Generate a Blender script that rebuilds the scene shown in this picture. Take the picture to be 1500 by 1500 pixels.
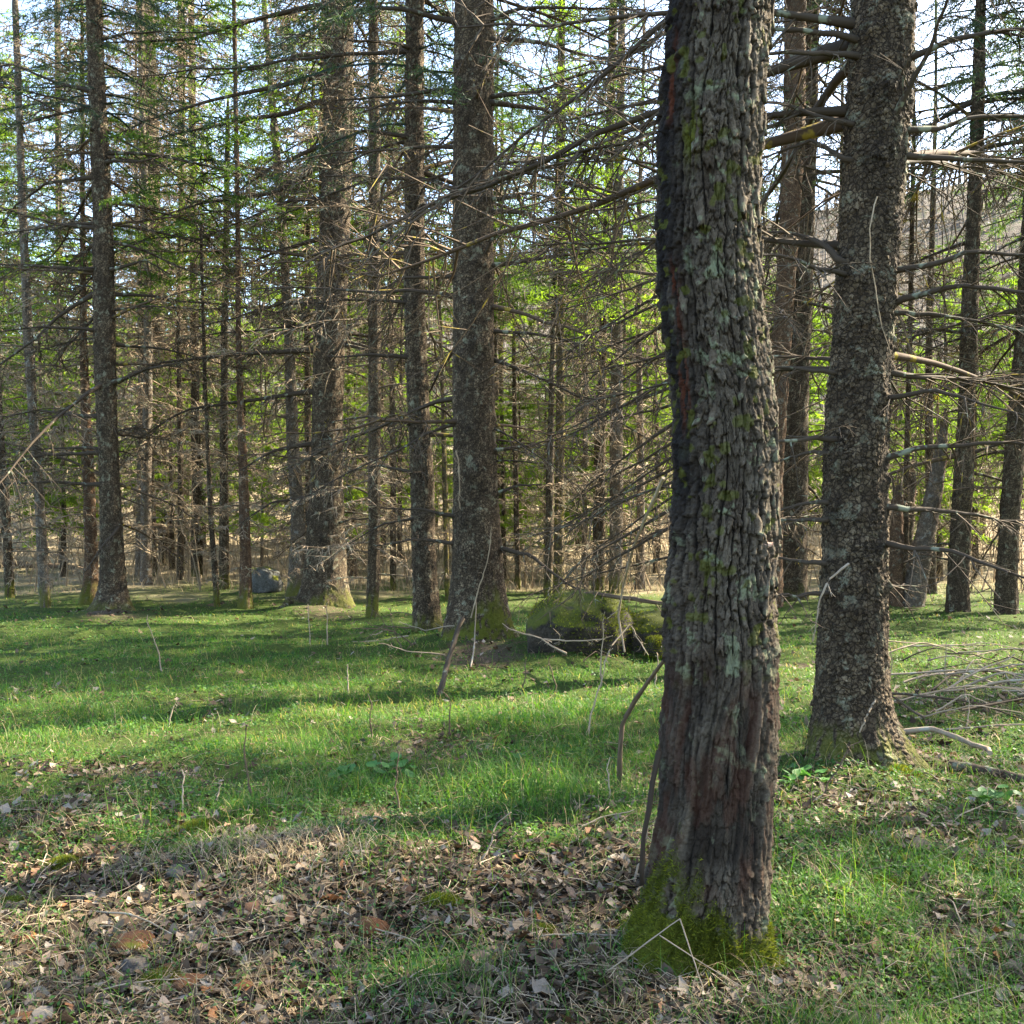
import bpy, math, random
import numpy as np
from mathutils import Vector

for o in list(bpy.data.objects):
    bpy.data.objects.remove(o)
SC = bpy.context.scene
COL = SC.collection
rng = np.random.default_rng(11)
random.seed(11)
R = math.radians

# ------------------------------------------------------------------ camera
CAMH, F, HZ = 1.5, 1500.0, 780.0          # eye height, focal length and horizon row in photo pixels
cam = bpy.data.cameras.new('camera')
cam.sensor_width = 36.0
cam.lens = 36.0
cam.shift_y = (HZ - 750) / 1500
cam.clip_start = 0.05
cam.clip_end = 3000
camo = bpy.data.objects.new('camera', cam)
COL.objects.link(camo)
camo.location = (0, 0, CAMH)
camo.rotation_euler = (R(90), 0, 0)
SC.camera = camo

# ------------------------------------------------------------------ sky, sun, exposure
SUN_AZ, SUN_EL = R(63), R(39)              # azimuth from +Y (view direction) towards +X
w = bpy.data.worlds.new('World')
SC.world = w
w.use_nodes = True
wn = w.node_tree
wn.nodes.clear()
sky = wn.nodes.new('ShaderNodeTexSky')
sky.sky_type = 'NISHITA'
sky.sun_disc = False
sky.sun_elevation = SUN_EL
sky.sun_rotation = SUN_AZ
sky.air_density = 1.0
sky.dust_density = 1.6
bg = wn.nodes.new('ShaderNodeBackground')
bg.inputs['Strength'].default_value = 0.12
wo = wn.nodes.new('ShaderNodeOutputWorld')
wn.links.new(sky.outputs[0], bg.inputs[0])
wn.links.new(bg.outputs[0], wo.inputs[0])
sl = bpy.data.lights.new('sun', 'SUN')
sl.energy = 5.0
sl.angle = R(0.5)
sl.color = (1.0, 0.90, 0.72)
so = bpy.data.objects.new('sun', sl)
COL.objects.link(so)
sdir = Vector((math.sin(SUN_AZ) * math.cos(SUN_EL), math.cos(SUN_AZ) * math.cos(SUN_EL), math.sin(SUN_EL)))
so.rotation_euler = (-sdir).to_track_quat('-Z', 'Y').to_euler()
so.location = sdir * 60
SC.view_settings.view_transform = 'Standard'
SC.view_settings.look = 'None'
SC.view_settings.gamma = 1.0
SC.view_settings.use_curve_mapping = False
SC.view_settings.exposure = 2.75
SC.render.engine = 'CYCLES'
SC.cycles.max_bounces = 6
SC.cycles.diffuse_bounces = 4
SC.cycles.transmission_bounces = 4
SC.cycles.transparent_max_bounces = 4


# ------------------------------------------------------------------ numpy helpers
def _hash(ix, iy, iz):
    h = (ix.astype(np.int64) * 374761393 + iy.astype(np.int64) * 668265263 + iz.astype(np.int64) * 2147483647 + 1013904223)
    h = (h ^ (h >> 13)) * 1274126177
    h = h & 0xffffffff
    h = (h ^ (h >> 16)) * 2246822519
    h = h & 0xffffffff
    return ((h ^ (h >> 15)) & 0xffffff) / float(0xffffff)


def vn(x, y, z=0.0):
    x, y, z = np.broadcast_arrays(np.asarray(x, float), np.asarray(y, float), np.asarray(z, float))
    ix, iy, iz = np.floor(x), np.floor(y), np.floor(z)
    fx, fy, fz = x - ix, y - iy, z - iz
    fx, fy, fz = [f * f * (3 - 2 * f) for f in (fx, fy, fz)]
    r = 0
    for dx in (0, 1):
        for dy in (0, 1):
            for dz in (0, 1):
                wgt = (fx if dx else 1 - fx) * (fy if dy else 1 - fy) * (fz if dz else 1 - fz)
                r = r + wgt * _hash(ix + dx, iy + dy, iz + dz)
    return r


def fbm(x, y, z=0.0, o=4):
    a, s, t = 0.5, 0, 0
    for k in range(o):
        s = s + a * vn(np.asarray(x) * 2 ** k + 17.3 * k, np.asarray(y) * 2 ** k + 5.1 * k, np.asarray(z) * 2 ** k)
        t += a
        a *= .5
    return s / t


def sst(a, b, x):
    t = np.clip((np.asarray(x, float) - a) / (b - a), 0, 1)
    return t * t * (3 - 2 * t)


def voro(u, v, per, seed=0):
    """jittered cells on a unit grid, u periodic with period per: F1, F2, cell random, offset in cell v"""
    iu, iv = np.floor(u), np.floor(v)
    f1 = np.full(u.shape, 9.0)
    f2 = np.full(u.shape, 9.0)
    cr = np.zeros(u.shape)
    dv = np.zeros(u.shape)
    for a in (-1, 0, 1):
        for b in (-1, 0, 1):
            cu, cv = iu + a, iv + b
            hu = np.mod(cu, per)
            s = np.full_like(cu, seed)
            px = cu + .15 + .7 * _hash(hu, cv, s)
            py = cv + .15 + .7 * _hash(hu, cv, s + 7)
            d = np.hypot(u - px, v - py)
            closer = d < f1
            f2 = np.where(closer, f1, np.minimum(f2, d))
            cr = np.where(closer, _hash(hu, cv, s + 13), cr)
            dv = np.where(closer, v - py, dv)
            f1 = np.where(closer, d, f1)
    return f1, f2, cr, dv


def build(name, V, faces, mat, parent=None, smooth=True, attrs=None):
    """faces: (quads (n,4) or None, tris (m,3) or None); ONE mesh object"""
    me = bpy.data.meshes.new(name)
    V = np.asarray(V, np.float32)
    q, t = faces
    q = np.zeros((0, 4), np.int32) if q is None else np.asarray(q, np.int32)
    t = np.zeros((0, 3), np.int32) if t is None else np.asarray(t, np.int32)
    loops = np.concatenate([q.ravel(), t.ravel()]).astype(np.int32)
    me.vertices.add(len(V))
    me.vertices.foreach_set('co', V.ravel())
    me.loops.add(len(loops))
    me.loops.foreach_set('vertex_index', loops)
    me.polygons.add(len(q) + len(t))
    st = np.concatenate([np.arange(len(q)) * 4, len(q) * 4 + np.arange(len(t)) * 3]).astype(np.int32)
    me.polygons.foreach_set('loop_start', st)
    me.polygons.foreach_set('use_smooth', np.full(len(st), smooth))
    me.update(calc_edges=True)
    if attrs:
        for k, a in attrs.items():
            at = me.attributes.new(k, 'FLOAT', 'POINT')
            at.data.foreach_set('value', np.asarray(a, np.float32))
    me.materials.append(mat)
    o = bpy.data.objects.new(name, me)
    COL.objects.link(o)
    if parent is not None:
        o.parent = parent
    return o


def link_copy(o, parent, loc, rot, sc):
    c = o.copy()
    COL.objects.link(c)
    c.parent = parent
    c.location = loc
    c.rotation_euler = rot
    c.scale = sc if hasattr(sc, '__len__') else (sc, sc, sc)
    return c


def mesh_obj(name, me, parent, loc, rot, sc):
    o = bpy.data.objects.new(name, me)
    COL.objects.link(o)
    o.parent = parent
    o.location = loc
    o.rotation_euler = rot
    o.scale = sc if hasattr(sc, '__len__') else (sc, sc, sc)
    return o


def tag(o, label, cat, group=None):
    o['label'] = label
    o['category'] = cat
    if group:
        o['group'] = group
    return o


def empty(name, loc, label, cat, group=None):
    o = bpy.data.objects.new(name, None)
    o.empty_display_size = .1
    COL.objects.link(o)
    o.location = loc
    return tag(o, label, cat, group)


class Geo:
    def __init__(s):
        s.v, s.q, s.t, s.a, s.n = [], [], [], [], 0

    def add(s, V, q=None, t=None, a=None):
        s.v.append(V)
        if q is not None and len(q):
            s.q.append(q + s.n)
        if t is not None and len(t):
            s.t.append(t + s.n)
        s.a.append(np.zeros(len(V)) if a is None else np.broadcast_to(a, (len(V),)))
        s.n += len(V)
        return s

    def make(s, name, mat, parent=None, smooth=True, origin=None):
        V = np.concatenate(s.v)
        if origin is not None:
            V = V - np.asarray(origin)
        q = np.concatenate(s.q) if s.q else None
        t = np.concatenate(s.t) if s.t else None
        return build(name, V, (q, t), mat, parent, smooth, {'rnd': np.concatenate(s.a)})


def unit(v):
    return v / np.maximum(np.linalg.norm(v, axis=-1, keepdims=True), 1e-9)


def tubes(P, Rad, sides=3):
    """P (N,K,3), Rad (N,K) -> verts, quads of N tapered tubes"""
    N, K, _ = P.shape
    T = np.empty_like(P)
    T[:, 1:-1] = P[:, 2:] - P[:, :-2]
    T[:, 0] = P[:, 1] - P[:, 0]
    T[:, -1] = P[:, -1] - P[:, -2]
    T = unit(T)
    up = np.where(np.abs(T[..., 2:3]) > .85, np.array([1., 0, 0]), np.array([0, 0, 1.]))
    A = unit(np.cross(T, up))
    B = np.cross(T, A)
    an = np.arange(sides) / sides * 2 * np.pi
    V = P[:, :, None, :] + Rad[:, :, None, None] * (np.cos(an)[:, None] * A[:, :, None, :] + np.sin(an)[:, None] * B[:, :, None, :])
    V = V.reshape(-1, 3)
    i = np.arange(N)[:, None, None] * K * sides
    k = np.arange(K - 1)[None, :, None] * sides
    s = np.arange(sides)[None, None, :]
    s2 = (s + 1) % sides
    q = np.stack([i + k + s, i + k + s2, i + k + sides + s2, i + k + sides + s], -1).reshape(-1, 4)
    return V, q


def resample(pts, K):
    pts = np.asarray(pts, float)
    d = np.concatenate([[0], np.cumsum(np.linalg.norm(np.diff(pts, axis=0), axis=1))])
    t = np.linspace(0, d[-1], K)
    return np.stack([np.interp(t, d, pts[:, j]) for j in range(3)], 1)


def twiggery(g, P, L, r0, n2m=11., n3=3.5, l2=.62, thick=1.0, sides1=5, skip=.1, r3=True, hang=.26):
    """dead spruce branches: main axes P (N,K,3) of length L (N,), side twigs and twiglets"""
    N, K, _ = P.shape
    s = np.linspace(0, 1, K)
    rad = r0[:, None] * (1 - .78 * s[None, :] ** .8) * (1 + .4 * np.exp(-s[None, :] * 16))
    V, q = tubes(P, rad, sides1)
    g.add(V, q, a=.25)
    cnt = np.maximum(2, (L * n2m).astype(int))
    idx = np.repeat(np.arange(N), cnt)
    M = len(idx)
    t = skip + (1 - skip) * rng.random(M) ** .85
    kf = t * (K - 1)
    k0 = np.clip(kf.astype(int), 0, K - 2)
    fr = (kf - k0)[:, None]
    base = P[idx, k0] * (1 - fr) + P[idx, k0 + 1] * fr
    ax = unit(P[idx, k0 + 1] - P[idx, k0])
    side = unit(np.cross(ax, np.array([0, 0, 1.]))) * np.where(rng.random(M) < .5, 1, -1)[:, None]
    d = unit(side * (.75 + .3 * rng.random((M, 1))) + ax * (.35 + .6 * rng.random((M, 1))) + np.array([0, 0, 1.]) * (rng.normal(-.18, .42, (M, 1))))
    ln = l2 * (.35 + .85 * rng.random(M)) * (1 - .55 * t) * np.minimum(1.2, (L[idx] / 2.2))
    bend = rng.normal(0, .2, (M, 3)) + np.array([0, 0, -hang])
    ss = np.array([0, .35, .7, 1.])
    P2 = base[:, None, :] + d[:, None, :] * (ln[:, None] * ss)[..., None] + bend[:, None, :] * (ln[:, None] * ss ** 2)[..., None]
    ra2 = (thick * (.0045 + .003 * rng.random(M)))[:, None] * (1 - .7 * ss)[None, :]
    V, q = tubes(P2, ra2, 3)
    g.add(V, q, a=np.repeat(.3 + .7 * rng.random(M), 12))
    if not r3:
        return
    c3 = rng.poisson(n3, M)
    id3 = np.repeat(np.arange(M), c3)
    M3 = len(id3)
    t3 = .15 + .85 * rng.random(M3)
    kf = t3 * 3
    k0 = np.clip(kf.astype(int), 0, 2)
    fr = (kf - k0)[:, None]
    b3 = P2[id3, k0] * (1 - fr) + P2[id3, k0 + 1] * fr
    a3 = unit(P2[id3, k0 + 1] - P2[id3, k0])
    d3 = unit(a3 * .7 + rng.normal(0, .55, (M3, 3)) + np.array([0, 0, -.1]))
    l3 = ln[id3] * (.2 + .4 * rng.random(M3))
    s3 = np.array([0, 1.])
    P3 = b3[:, None, :] + d3[:, None, :] * (l3[:, None] * s3)[..., None] + rng.normal(0, .12, (M3, 1, 3)) * (l3[:, None] * s3 ** 2)[..., None]
    ra3 = (thick * (.0026 + .0016 * rng.random(M3)))[:, None] * (1 - .6 * s3)[None, :]
    V, q = tubes(P3, ra3, 3)
    g.add(V, q, a=np.repeat(.2 + .8 * rng.random(M3), 6))


def branch_axes(N, z, az, L, rise, K=9, wig=.05):
    """axis curves leaving the stem at height z with azimuth az; dip then lift towards the tip"""
    s = np.linspace(0, 1, K)
    hd = np.stack([np.sin(az), np.cos(az), np.zeros(N)], 1)
    P = hd[:, None, :] * (L[:, None] * s)[..., None]
    zz = z[:, None] + L[:, None] * (rise[:, None] * s - .30 * s ** 2 * (rise[:, None] > -.2) + .12 * s ** 3)
    P[..., 2] += zz
    P += np.cumsum(rng.normal(0, wig, (N, K, 3)) * np.array([1, 1, .7]), 1) * (L[:, None, None] / K) * np.minimum(1, s * 3)[None, :, None]
    return P


# ------------------------------------------------------------------ materials
def N_(nt, typ, props=None, **ins):
    n = nt.nodes.new(typ)
    for k, v in (props or {}).items():
        setattr(n, k, v)
    for k, v in ins.items():
        key = int(k[1:]) if k[0] == 'i' and k[1:].isdigit() else k.replace('_', ' ')
        sock = n.inputs[key]
        if hasattr(v, 'is_output') or isinstance(v, bpy.types.NodeSocket):
            nt.links.new(v, sock)
        else:
            sock.default_value = v
    return n


def c4(c):
    return (*c, 1.0)


def mix(nt, fac, a, b, mode='MIX'):
    n = nt.nodes.new('ShaderNodeMix')
    n.data_type = 'RGBA'
    n.blend_type = mode
    for sock, v in ((n.inputs[0], fac), (n.inputs[6], a), (n.inputs[7], b)):
        if isinstance(v, bpy.types.NodeSocket):
            nt.links.new(v, sock)
        else:
            sock.default_value = v if not isinstance(v, tuple) or len(v) == 4 else c4(v)
    return n.outputs[2]


def new_mat(name, rough=.9, spec=.2):
    m = bpy.data.materials.new(name)
    m.use_nodes = True
    nt = m.node_tree
    b = nt.nodes['Principled BSDF']
    b.inputs['Roughness'].default_value = rough
    b.inputs['Specular IOR Level'].default_value = spec
    return m, nt, b


def ramp(nt, fac, stops):
    r = nt.nodes.new('ShaderNodeValToRGB')
    nt.links.new(fac, r.inputs[0])
    e = r.color_ramp.elements
    while len(e) < len(stops):
        e.new(.5)
    for k, (p, c) in enumerate(stops):
        e[k].position = p
        e[k].color = c4(c) if len(c) == 3 else c
    return r.outputs[0]


def noise(nt, scale, detail=4., rough=.6, vec=None, dist=0.):
    n = N_(nt, 'ShaderNodeTexNoise', Scale=scale, Detail=detail, Roughness=rough, Distortion=dist)
    if vec is not None:
        nt.links.new(vec, n.inputs['Vector'])
    return n.outputs[0]


def coords(nt, scale=(1, 1, 1)):
    tc = nt.nodes.new('ShaderNodeTexCoord')
    mp = N_(nt, 'ShaderNodeMapping', Vector=tc.outputs['Object'])
    mp.inputs['Scale'].default_value = scale
    return mp.outputs[0]


def attr(nt, name):
    return N_(nt, 'ShaderNodeAttribute', {'attribute_name': name}).outputs['Fac']


def bump(nt, b, h, strength, dist):
    n = N_(nt, 'ShaderNodeBump', Strength=strength, Distance=dist, Height=h)
    nt.links.new(n.outputs[0], b.inputs['Normal'])


def bark_mat(name, crev, plateA, plateB, lich, lich_amt, moss=(.085, .095, .012), fine=90., flake=30., vstretch=.8):
    m, nt, b = new_mat(name, .92, .15)
    v = coords(nt)
    vs = coords(nt, (1, 1, vstretch))
    n1 = noise(nt, 14, 5, .65, vs)
    n2 = noise(nt, fine, 3, .7, v)
    plate = mix(nt, ramp(nt, n1, [(.35, (0, 0, 0)), (.65, (1, 1, 1))]), plateA, plateB)
    tint = attr(nt, 'tint')
    plate = mix(nt, tint, mix(nt, 1., plate, (.72, .68, .63), 'MULTIPLY'), mix(nt, 1., plate, (1.45, 1.4, 1.3), 'MULTIPLY'))
    plate = mix(nt, ramp(nt, n2, [(.3, (1, 1, 1)), (.7, (0, 0, 0))]), plate, mix(nt, 1., plate, (.6, .57, .53), 'MULTIPLY'))
    fh = None
    if flake:
        dv = N_(nt, 'ShaderNodeVectorMath', {'operation': 'MULTIPLY_ADD'})
        nn = N_(nt, 'ShaderNodeTexNoise', Scale=26., Detail=3., Vector=v)
        nt.links.new(nn.outputs['Color'], dv.inputs[0])
        dv.inputs[1].default_value = (.045, .045, .045)
        nt.links.new(v, dv.inputs[2])
        ve = N_(nt, 'ShaderNodeTexVoronoi', {'feature': 'DISTANCE_TO_EDGE'}, Scale=flake, Vector=dv.outputs[0])
        vc = N_(nt, 'ShaderNodeTexVoronoi', {'feature': 'F1'}, Scale=flake, Vector=dv.outputs[0])
        sx = N_(nt, 'ShaderNodeSeparateColor', Color=vc.outputs['Color'])
        plate = mix(nt, sx.outputs[0], mix(nt, 1., plate, (.62, .60, .57), 'MULTIPLY'), mix(nt, 1., plate, (1.5, 1.47, 1.42), 'MULTIPLY'))
        fe = ramp(nt, ve.outputs['Distance'], [(.0, (0, 0, 0)), (.16, (1, 1, 1))])
        plate = mix(nt, fe, crev, plate)
        fh = N_(nt, 'ShaderNodeMath', {'operation': 'MULTIPLY_ADD'}, i0=fe, i1=.8, i2=sx.outputs[1]).outputs[0]
    col = mix(nt, attr(nt, 'plate'), mix(nt, .35 if flake else 0., crev, plate), plate)
    ln = noise(nt, 9, 4, .6, v, .4)
    lf = N_(nt, 'ShaderNodeMath', {'operation': 'MULTIPLY'}, i0=ramp(nt, ln, [(.60 - .12 * lich_amt, (0, 0, 0)), (.66 - .08 * lich_amt, (1, 1, 1))]), i1=attr(nt, 'plate')).outputs[0]
    col = mix(nt, lf, col, lich)
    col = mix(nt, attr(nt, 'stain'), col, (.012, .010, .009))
    col = mix(nt, attr(nt, 'rust'), col, (.095, .030, .014))
    mn = mix(nt, noise(nt, 60, 3, .6, v), (moss[0] * .6, moss[1] * .65, moss[2] * .6), (moss[0] * 1.8, moss[1] * 1.7, moss[2] * 1.5))
    col = mix(nt, attr(nt, 'moss'), col, mn)
    nt.links.new(col, b.inputs['Base Color'])
    hgt_ = noise(nt, fine * 1.3, 6, .75, v)
    if fh is not None:
        hgt_ = N_(nt, 'ShaderNodeMath', {'operation': 'MULTIPLY_ADD'}, i0=fh, i1=.55, i2=hgt_).outputs[0]
    bump(nt, b, hgt_, .9, .014)
    return m


M_BARK_OLD = bark_mat('bark_old', (.010, .007, .005), (.080, .062, .045), (.165, .142, .110), (.21, .225, .13), .15, flake=0, vstretch=.35)
M_BARK = bark_mat('bark_spruce', (.020, .014, .009), (.115, .087, .058), (.205, .168, .120), (.23, .222, .15), .25)
M_BARK_RED = bark_mat('bark_reddish', (.06, .036, .022), (.17, .105, .065), (.25, .18, .125), (.22, .22, .17), .3)
M_BARK_MOSSY = bark_mat('bark_mossy', (.05, .04, .025), (.12, .10, .06), (.17, .15, .10), (.24, .19, .035), .9)
M_BARK_PALE = bark_mat('bark_pale', (.08, .065, .05), (.20, .165, .13), (.29, .25, .20), (.28, .28, .24), .4)


def twig_mat(name, a, bcol, lichen, lo=.58):
    m, nt, b = new_mat(name, .9, .15)
    v = coords(nt)
    r = attr(nt, 'rnd')
    col = mix(nt, r, a, bcol)
    ln = noise(nt, 7, 3, .6, v)
    col = mix(nt, ramp(nt, ln, [(lo, (0, 0, 0)), (lo + .06, (1, 1, 1))]), col, lichen)
    nt.links.new(col, b.inputs['Base Color'])
    return m


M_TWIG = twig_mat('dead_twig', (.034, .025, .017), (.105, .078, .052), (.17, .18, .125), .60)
M_TWIG_FAR_LIT = twig_mat('dead_twig_far_lit', (.085, .06, .038), (.33, .25, .165), (.26, .265, .17))  # paler copy of the dead twigs for far crowns: sunlight put into the colour
M_TWIG_Y = twig_mat('dead_twig_lichen', (.055, .035, .022), (.13, .095, .06), (.24, .18, .03), .58)
M_STICK_DARK = twig_mat('dark_stick', (.018, .013, .009), (.05, .036, .024), (.06, .06, .03), .7)
M_STICK = twig_mat('pale_stick', (.20, .15, .10), (.36, .29, .21), (.30, .28, .22), .62)
M_STICK_D = twig_mat('brown_stick', (.07, .048, .031), (.14, .102, .067), (.18, .16, .10), .6)


def leafy_mat(name, stops, trans=.45, rough=.6, trans_tint=(1.1, 1.15, .5)):
    m, nt, b = new_mat(name, rough, .25)
    col = ramp(nt, attr(nt, 'rnd'), stops)
    oi = N_(nt, 'ShaderNodeObjectInfo').outputs['Random']
    hv = N_(nt, 'ShaderNodeHueSaturation', Color=col)
    mr = N_(nt, 'ShaderNodeMapRange', Value=oi)
    mr.inputs[3].default_value = .8
    mr.inputs[4].default_value = 1.25
    nt.links.new(mr.outputs[0], hv.inputs['Value'])
    col = hv.outputs[0]
    nt.links.new(col, b.inputs['Base Color'])
    tr = N_(nt, 'ShaderNodeBsdfTranslucent', Color=mix(nt, 1., col, trans_tint, 'MULTIPLY'))
    mx = N_(nt, 'ShaderNodeMixShader', i0=trans, i1=b.outputs[0], i2=tr.outputs[0])
    nt.links.new(mx.outputs[0], nt.nodes['Material Output'].inputs[0])
    return m


M_GRASS = leafy_mat('grass', [(0., (.022, .075, .018)), (.45, (.055, .145, .020)), (.8, (.115, .215, .028)), (.92, (.19, .18, .05)), (1., (.32, .26, .12))], .5, .55, (1.25, 1.25, .6))
M_NEEDLE = leafy_mat('needles_green', [(0., (.035, .070, .014)), (.6, (.080, .140, .022)), (1., (.14, .20, .03))], .5)
M_NEEDLE_Y = leafy_mat('needles_fresh', [(0., (.09, .15, .018)), (.6, (.17, .26, .028)), (1., (.28, .36, .045))], .6)
M_NEEDLE_D = leafy_mat('needles_dark', [(0., (.030, .050, .030)), (.6, (.050, .080, .036)), (1., (.075, .105, .042))], .3)
M_DRYGRASS = leafy_mat('dry_grass', [(0., (.20, .14, .08)), (.5, (.34, .26, .15)), (1., (.45, .37, .24))], .35, .7, (1, 1, 1))
M_LITTER = leafy_mat('leaf_litter', [(0., (.024, .015, .008)), (.45, (.075, .047, .025)), (.8, (.155, .11, .066)), (.94, (.29, .24, .185)), (1., (.19, .08, .03))], .15, .75, (1, .9, .8))
M_MOSS = leafy_mat('moss', [(0., (.05, .06, .008)), (.6, (.13, .15, .014)), (1., (.24, .25, .022))], .4, .8)
M_WEED = leafy_mat('weed_leaf', [(0., (.020, .065, .020)), (.5, (.060, .140, .026)), (1., (.14, .22, .03))], .4, .6)
M_HERB = leafy_mat('herb_leaf', [(0., (.04, .12, .03)), (1., (.09, .20, .05))], .4, .5)


def leaf_obj_mat():
    m, nt, b = new_mat('dead_leaf', .8, .2)
    oi = N_(nt, 'ShaderNodeObjectInfo').outputs['Random']
    col = ramp(nt, oi, [(0., (.07, .045, .028)), (.3, (.14, .10, .065)), (.6, (.19, .145, .10)), (.85, (.27, .235, .19)), (.93, (.18, .075, .03)), (1., (.27, .12, .045))])
    v = coords(nt)
    col = mix(nt, ramp(nt, noise(nt, 40, 3, .6, v), [(.4, (0, 0, 0)), (.7, (1, 1, 1))]), col, mix(nt, 1., col, (.62, .58, .54), 'MULTIPLY'))
    nt.links.new(col, b.inputs['Base Color'])
    tr = N_(nt, 'ShaderNodeBsdfTranslucent', Color=col)
    mx = N_(nt, 'ShaderNodeMixShader', i0=.15, i1=b.outputs[0], i2=tr.outputs[0])
    nt.links.new(mx.outputs[0], nt.nodes['Material Output'].inputs[0])
    return m


M_LEAF = leaf_obj_mat()


def rock_mat(name, a, bcol, moss_lo, moss=((.05, .06, .008), (.19, .19, .02))):
    m, nt, b = new_mat(name, .9, .2)
    v = coords(nt)
    col = mix(nt, ramp(nt, noise(nt, 5, 5, .7, v), [(.35, (0, 0, 0)), (.65, (1, 1, 1))]), a, bcol)
    col = mix(nt, ramp(nt, noise(nt, 40, 3, .7, v), [(.4, (1, 1, 1)), (.7, (0, 0, 0))]), col, mix(nt, 1., col, (.6, .6, .6), 'MULTIPLY'))
    geo = N_(nt, 'ShaderNodeNewGeometry')
    sx = N_(nt, 'ShaderNodeSeparateXYZ', Vector=geo.outputs['Normal'])
    ad = N_(nt, 'ShaderNodeMath', {'operation': 'MULTIPLY_ADD'}, i0=sx.outputs[2], i1=.35, i2=noise(nt, 3.5, 4, .6, v)).outputs[0]
    mf = ramp(nt, ad, [(moss_lo, (0, 0, 0)), (moss_lo + .1, (1, 1, 1))])
    mc = mix(nt, noise(nt, 35, 3, .6, v), moss[0], moss[1])
    col = mix(nt, mf, col, mc)
    nt.links.new(col, b.inputs['Base Color'])
    bump(nt, b, noise(nt, 45, 5, .7, v), .6, .02)
    return m


M_ROCK = rock_mat('boulder_rock', (.022, .018, .013), (.085, .070, .052), .60, moss=((.025, .03, .006), (.10, .11, .014)))
M_ROCK_G = rock_mat('grey_rock', (.07, .07, .06), (.17, .17, .155), .70)
M_STONE_O = rock_mat('rusty_stone', (.12, .055, .024), (.22, .090, .032), .84)
M_STONE_G = rock_mat('small_grey_stone', (.085, .07, .055), (.17, .145, .12), .80)


def ground_mat():
    m, nt, b = new_mat('forest_floor', .95, .1)
    v = coords(nt)
    soil = mix(nt, ramp(nt, noise(nt, 22, 6, .7, v), [(.35, (0, 0, 0)), (.65, (1, 1, 1))]), (.026, .018, .011), (.085, .060, .036))
    soil = mix(nt, ramp(nt, noise(nt, 120, 3, .7, v), [(.52, (0, 0, 0)), (.62, (1, 1, 1))]), soil, (.17, .13, .09))
    gr = mix(nt, noise(nt, 50, 4, .7, v), (.020, .032, .009), (.075, .105, .018))
    g = N_(nt, 'ShaderNodeMath', {'operation': 'MULTIPLY_ADD'}, i0=noise(nt, 12, 4, .7, v), i1=1.1, i2=attr(nt, 'green')).outputs[0]
    col = mix(nt, ramp(nt, g, [(.72, (0, 0, 0)), (1.25, (1, 1, 1))]), soil, gr)
    col = mix(nt, attr(nt, 'dry'), col, mix(nt, ramp(nt, noise(nt, 1.3, 6, .75, v), [(.35, (0, 0, 0)), (.65, (1, 1, 1))]), (.15, .11, .06), (.36, .29, .185)))
    nt.links.new(col, b.inputs['Base Color'])
    bump(nt, b, noise(nt, 70, 6, .75, v), .8, .03)
    return m


M_GROUND = ground_mat()
m, nt, b = new_mat('hill_forest', .95, .05)
v = coords(nt)
hc = mix(nt, ramp(nt, noise(nt, .12, 6, .7, v), [(.4, (0, 0, 0)), (.62, (1, 1, 1))]), (.15, .125, .10), (.26, .225, .18))
hc = mix(nt, ramp(nt, noise(nt, .5, 5, .7, v), [(.5, (0, 0, 0)), (.62, (1, 1, 1))]), hc, (.085, .10, .06))
nt.links.new(hc, b.inputs['Base Color'])
bump(nt, b, noise(nt, .8, 6, .75, v), 1., 2.)
M_HILL = m
M_FARWOOD = twig_mat('far_wood', (.14, .115, .095), (.30, .26, .215), (.20, .20, .16), .62)
M_BRUSH = twig_mat('brush', (.17, .12, .07), (.42, .33, .22), (.27, .24, .15), .66)
m, nt, b = new_mat('cone_scales', .7, .3)
nt.links.new(mix(nt, attr(nt, 'rnd'), (.36, .19, .125), (.52, .36, .27)), b.inputs['Base Color'])
M_CONE = m

# ------------------------------------------------------------------ terrain
BASES = []   # (x, y, radius, height) mounds under the big trees


def G(px, py):
    """photo pixel on the flat floor -> world x, y"""
    Y = F * CAMH / (py - HZ)
    return (px - 750) / F * Y, Y


MOUNDS = [(*G(1045, 1425), .5, .05), (*G(1255, 1132), .8, .08), (*G(700, 948), 1.1, .12), (*G(622, 935), .8, .10),
          (*G(480, 895), 1.1, .12), (*G(165, 902), .8, .08), (*G(1160, 893), 1.0, .08), (*G(880, 955), 1.5, .10)]


def hgt(x, y):
    x = np.asarray(x, float)
    y = np.asarray(y, float)
    h = .10 * (vn(x * .4 + 3, y * .4) - .5) + .06 * (vn(x * 1.3, y * 1.3, 4.) - .5)
    h = h + (.10 * (fbm(x * 1.5, y * 1.5, 11., 2) - .5) + .05 * (vn(x * 4.5, y * 4.5, 2.) - .5)) * np.exp(-np.clip(y - 22, 0, 99) / 8)
    for mx_, my_, r_, a_ in MOUNDS:
        h = h + a_ * np.exp(-((x - mx_) ** 2 + (y - my_) ** 2) / r_ ** 2)
    h = h + .11 * np.exp(-((y - 19.5) / 2.2) ** 2) * sst(4, 6, x)
    h = h + .17 * (np.sqrt((np.clip(y, 20, 80) - 31) ** 2 + 36) + np.clip(y, 20, 80) - 31 - 1.53) * .5
    return h


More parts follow.
